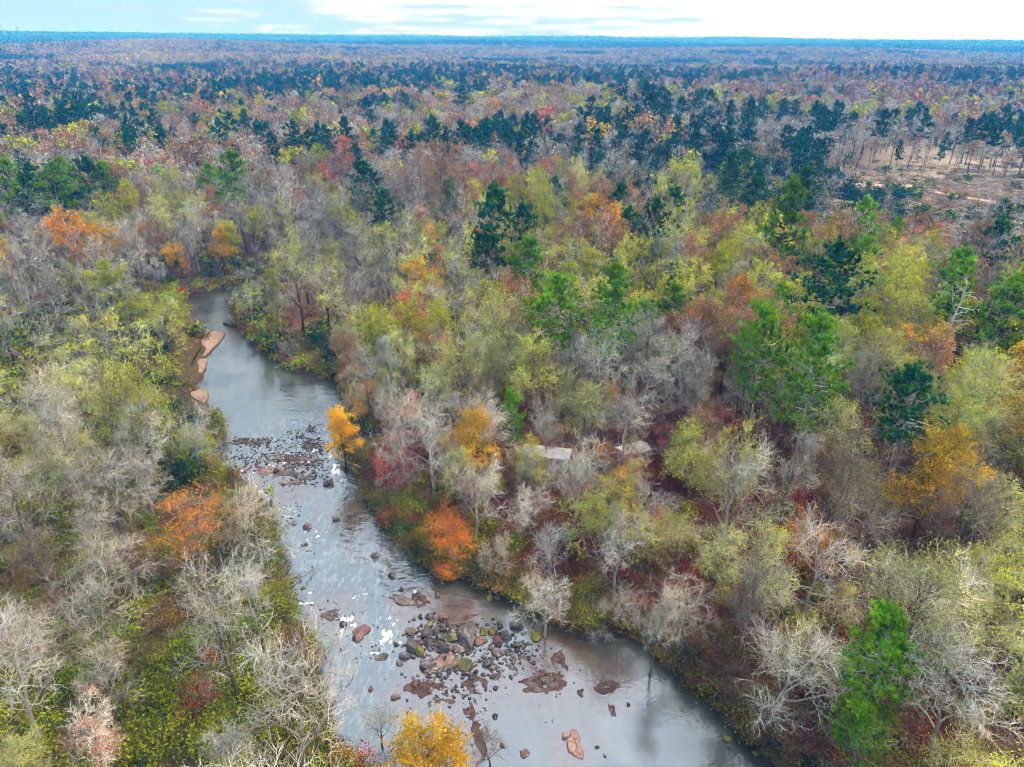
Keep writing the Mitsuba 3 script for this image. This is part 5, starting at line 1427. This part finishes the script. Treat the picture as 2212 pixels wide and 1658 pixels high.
def building(base, sx, sy, ang, L, W, H, rise, wall, roof, text, nwin=4, z_lift=0.0, wheels=False, ground_z=None):
    p = at(sx * S, sy * S, 5)
    for _ in range(4):
        p = at(sx * S, sy * S, h1(p[0], p[1]))
    key = numbered(base)
    z = h1(p[0], p[1]) - 0.15 + z_lift
    M = T().translate([float(p[0]), float(p[1]), z]).rotate([0, 0, 1], ang)

    def part(name, mesh, mat, label=None):
        k = key + '__' + name
        n = 0
        while k in scene:
            n += 1
            k = f'{key}__{name}_{n:03d}'
        scene[k] = {**mikit.ply(mesh, mat), 'to_world': M}
        if label:
            labels[k] = {'label': label}

    part('wall', box(-L / 2, L / 2, -W / 2, W / 2, 0.4 if wheels else 0, H), wall)
    e, o = 0.35, 0.08
    prof = np.array([[-W / 2 - e, H - 0.02], [0, H + rise], [W / 2 + e, H - 0.02], [W / 2 + e, H + 0.12], [0, H + rise + 0.16], [-W / 2 - e, H + 0.12]])
    x = np.array([-L / 2 - e, L / 2 + e])
    v = np.array([[xx, q[0], q[1]] for xx in x for q in prof])
    f = [[i, (i + 1) % 6, 6 + (i + 1) % 6, 6 + i] for i in range(6)] + [[0, 5, 4, 1], [1, 4, 3, 2], [6, 7, 10, 11], [7, 8, 9, 10]]
    part('roof', (v, np.array(f)), roof)
    if rise > 0.6:      # gable walls close the ends under the roof
        for xx in (-L / 2 + 0.02, L / 2 - 0.02):
            part('gable', (np.array([[xx + d, a, b] for d in (-0.02, 0.02) for a, b in ((-W / 2, H), (W / 2, H), (0, H + rise - 0.02))]), np.array([[0, 1, 2], [3, 5, 4], [0, 3, 4], [0, 4, 1], [1, 4, 5], [1, 5, 2], [2, 5, 3], [2, 3, 0]])), wall)
    for k in range(nwin):
        x0 = -L / 2 + (k + 0.6) * L / (nwin + 0.4)
        for s_ in (-1, 1):
            y0 = s_ * (W / 2 + 0.03)
            if s_ == -1 and k == nwin // 2:
                part('door', box(x0 - .45, x0 + .45, y0 - .04, y0 + .04, 0.45 if wheels else 0.1, H - 0.35), 'mat_door')
            else:
                part('window', box(x0 - .5, x0 + .5, y0 - .04, y0 + .04, H * 0.42, H * 0.8), 'mat_pane')
    for s_ in (-1, 1):
        part('window', box(s_ * L / 2 - .04, s_ * L / 2 + .04, -0.6, 0.6, H * .42, H * .8), 'mat_pane')
    if wheels:
        for xx in (-0.5, 0.5):
            for s_ in (-1, 1):
                w_ = trimesh.creation.cylinder(radius=0.36, height=0.24, sections=16)
                w_.apply_transform(trimesh.transformations.rotation_matrix(math.pi / 2, [1, 0, 0]))
                w_.apply_translation([xx, s_ * (W / 2 - 0.1), 0.36])
                part('wheel', w_, 'mat_tyre')
    labels[key] = {'label': text, 'category': 'trailer' if 'trailer' in base else 'house'}
    return p


building('white_trailer', 1600, 1366, -12, 7.0, 2.7, 2.7, 0.35, 'mat_cream', 'mat_roof_pale', 'long pale-roofed trailer half hidden among the crimson trees', 4, 0, True)
building('white_trailer', 1852, 1352, 25, 4.4, 2.4, 2.5, 0.3, 'mat_white', 'mat_roof_pale', 'shorter white trailer under the broad low bare tree', 3, 0, True)
building('house', 275, 285, 5, 26, 10, 4, 2.2, 'mat_white', 'mat_roof_blue', 'long building with a pale blue roof beside the tan field', 6)
building('house', 785, 334, 20, 19, 9, 4.4, 3.2, 'mat_white', 'mat_roof_grey', 'white-gabled house with a violet-grey roof among the pines', 4)
building('shed', 822, 330, 10, 7, 5, 2.8, 1.0, 'mat_white', 'mat_roof_pale', 'small white shed right of the white-gabled house', 1)
building('house', 1472, 298, -30, 17, 9, 4.4, 3.0, 'mat_white', 'mat_roof_grey', 'white house with dark windows above a pale drive', 4)
building('house', 1352, 348, 15, 18, 7, 3.6, 1.4, 'mat_white', 'mat_roof_pale', 'low white building at the left end of the woodland rise', 5)
building('house', 1054, 172, 5, 30, 14, 6, 3.0, 'mat_white', 'mat_roof_pale', 'white roof alone in the distant pine woods', 4)


def spot(sx, sy, r):
    d = ray(sx * S, sy * S)
    az = math.atan2(d[0], d[1])
    x, y = r * math.sin(az), r * math.cos(az)
    return x, y, h1(x, y)


x, y, z = spot(52, 93, 7000)
key = numbered('radio_mast')
Hm = 88.0
ang = np.arange(3) * 2 * math.pi / 3
rr = np.random.default_rng(1)
for k in range(3):
    mb = MB()
    tubes(mb, np.array([[[x + 2.6 * math.cos(ang[k]), y + 2.6 * math.sin(ang[k]), z], [x + 1.8 * math.cos(ang[k]), y + 1.8 * math.sin(ang[k]), z + Hm]]]), np.full((1, 2), .45), 5, 3, rr, False)
    scene[key + ('__leg' if k == 0 else f'__leg_{k:03d}')] = mb.ply()
mb = MB()
lv = np.linspace(0, 1, 16)
seg = [[[x + q(lv[i]) * math.cos(ang[k]), y + q(lv[i]) * math.sin(ang[k]), z + Hm * lv[i]], [x + q(lv[i + 1]) * math.cos(ang[(k + 1) % 3]), y + q(lv[i + 1]) * math.sin(ang[(k + 1) % 3]), z + Hm * lv[i + 1]]] for i in range(15) for k in range(3) for q in [lambda t: 2.6 - 0.8 * t]]
tubes(mb, np.array(seg), np.full((len(seg), 2), .22), 4, 3, rr, False)
scene[key + '__brace'] = mb.ply()
scene[key + '__antenna'] = {**mikit.ply(box(-4, 4, -3, 3, Hm - 7, Hm), 'mat_steel'), 'to_world': T().translate([x, y, z])}
labels[key] = {'label': 'slender radio mast standing on the skyline at far left', 'category': 'mast'}
x, y, z = spot(502, 104, 6200)
key = numbered('water_tower')
for k in range(4):
    mb = MB()
    a = k * math.pi / 2 + .4
    tubes(mb, np.array([[[x + 7 * math.cos(a), y + 7 * math.sin(a), z], [x + 5 * math.cos(a), y + 5 * math.sin(a), z + 26]]]), np.full((1, 2), .7), 6, 3, rr, False)
    scene[key + ('__leg' if k == 0 else f'__leg_{k:03d}')] = mb.ply()
tank = trimesh.creation.revolve([[0, 24], [5, 25], [9, 29], [9.4, 33], [7, 37], [3, 39.5], [0, 40]], sections=24)
scene[key + '__tank'] = {**mikit.ply(tank, 'mat_white', smooth=40), 'to_world': T().translate([x, y, z])}
labels[key] = {'label': 'small water tower bulging above the left skyline', 'category': 'water tower'}
p = at(2366 * S, 292 * S, 10)
for _ in range(3):
    p = at(2366 * S, 292 * S, h1(p[0], p[1]))
x, y, z = float(p[0]), float(p[1]), h1(p[0], p[1])
key = numbered('power_pole')
hp = 24.0
for k, dx in enumerate((-2.6, 2.6)):
    mb = MB()
    tubes(mb, np.array([[[x + dx, y, z], [x + dx, y, z + hp]]]), np.array([[.34, .26]]), 8, 26, rr, False)
    scene[key + ('__pole' if k == 0 else '__pole_001')] = mb.ply()
mb = MB()
tubes(mb, np.array([[[x - 5.5, y, z + hp - 3], [x + 5.5, y, z + hp - 3]]]), np.full((1, 2), .26), 6, 26, rr, False)
scene[key + '__crossarm'] = mb.ply()
for k, dx in enumerate((-5, 0, 5)):
    mb = MB()
    t = np.linspace(0, 1, 20)
    pts = np.stack([x + dx - t * 260, y + 20 * t, z + hp - 3.4 - 12 * (t * (1 - t))], 1)
    tubes(mb, pts[None], np.full((1, 20), .05), 3, 3, rr, False)
    scene[key + ('__wire' if k == 0 else f'__wire_{k:03d}')] = mb.ply()
labels[key] = {'label': 'pale twin-pole power pylon above the woods beyond the clearing', 'category': 'power pole'}

# ------------------------------------------------------------------ air
ztop = float(tv[:, 2].max()) + 50
scene['haze'] = {'type': 'cube', 'to_world': T().translate([0, RMAX * 0.4, (ztop - 45) / 2]).scale([RMAX * 1.02, RMAX * 1.6, (ztop + 45) / 2]),
                 'bsdf': {'type': 'null'}, 'interior': {'type': 'ref', 'id': 'air'}}
labels['haze'] = {'label': 'bluish air deepening with distance', 'category': 'haze', 'kind': 'stuff'}
print('terrain', tv[:, 2].min(), tv[:, 2].max(), RMAX)
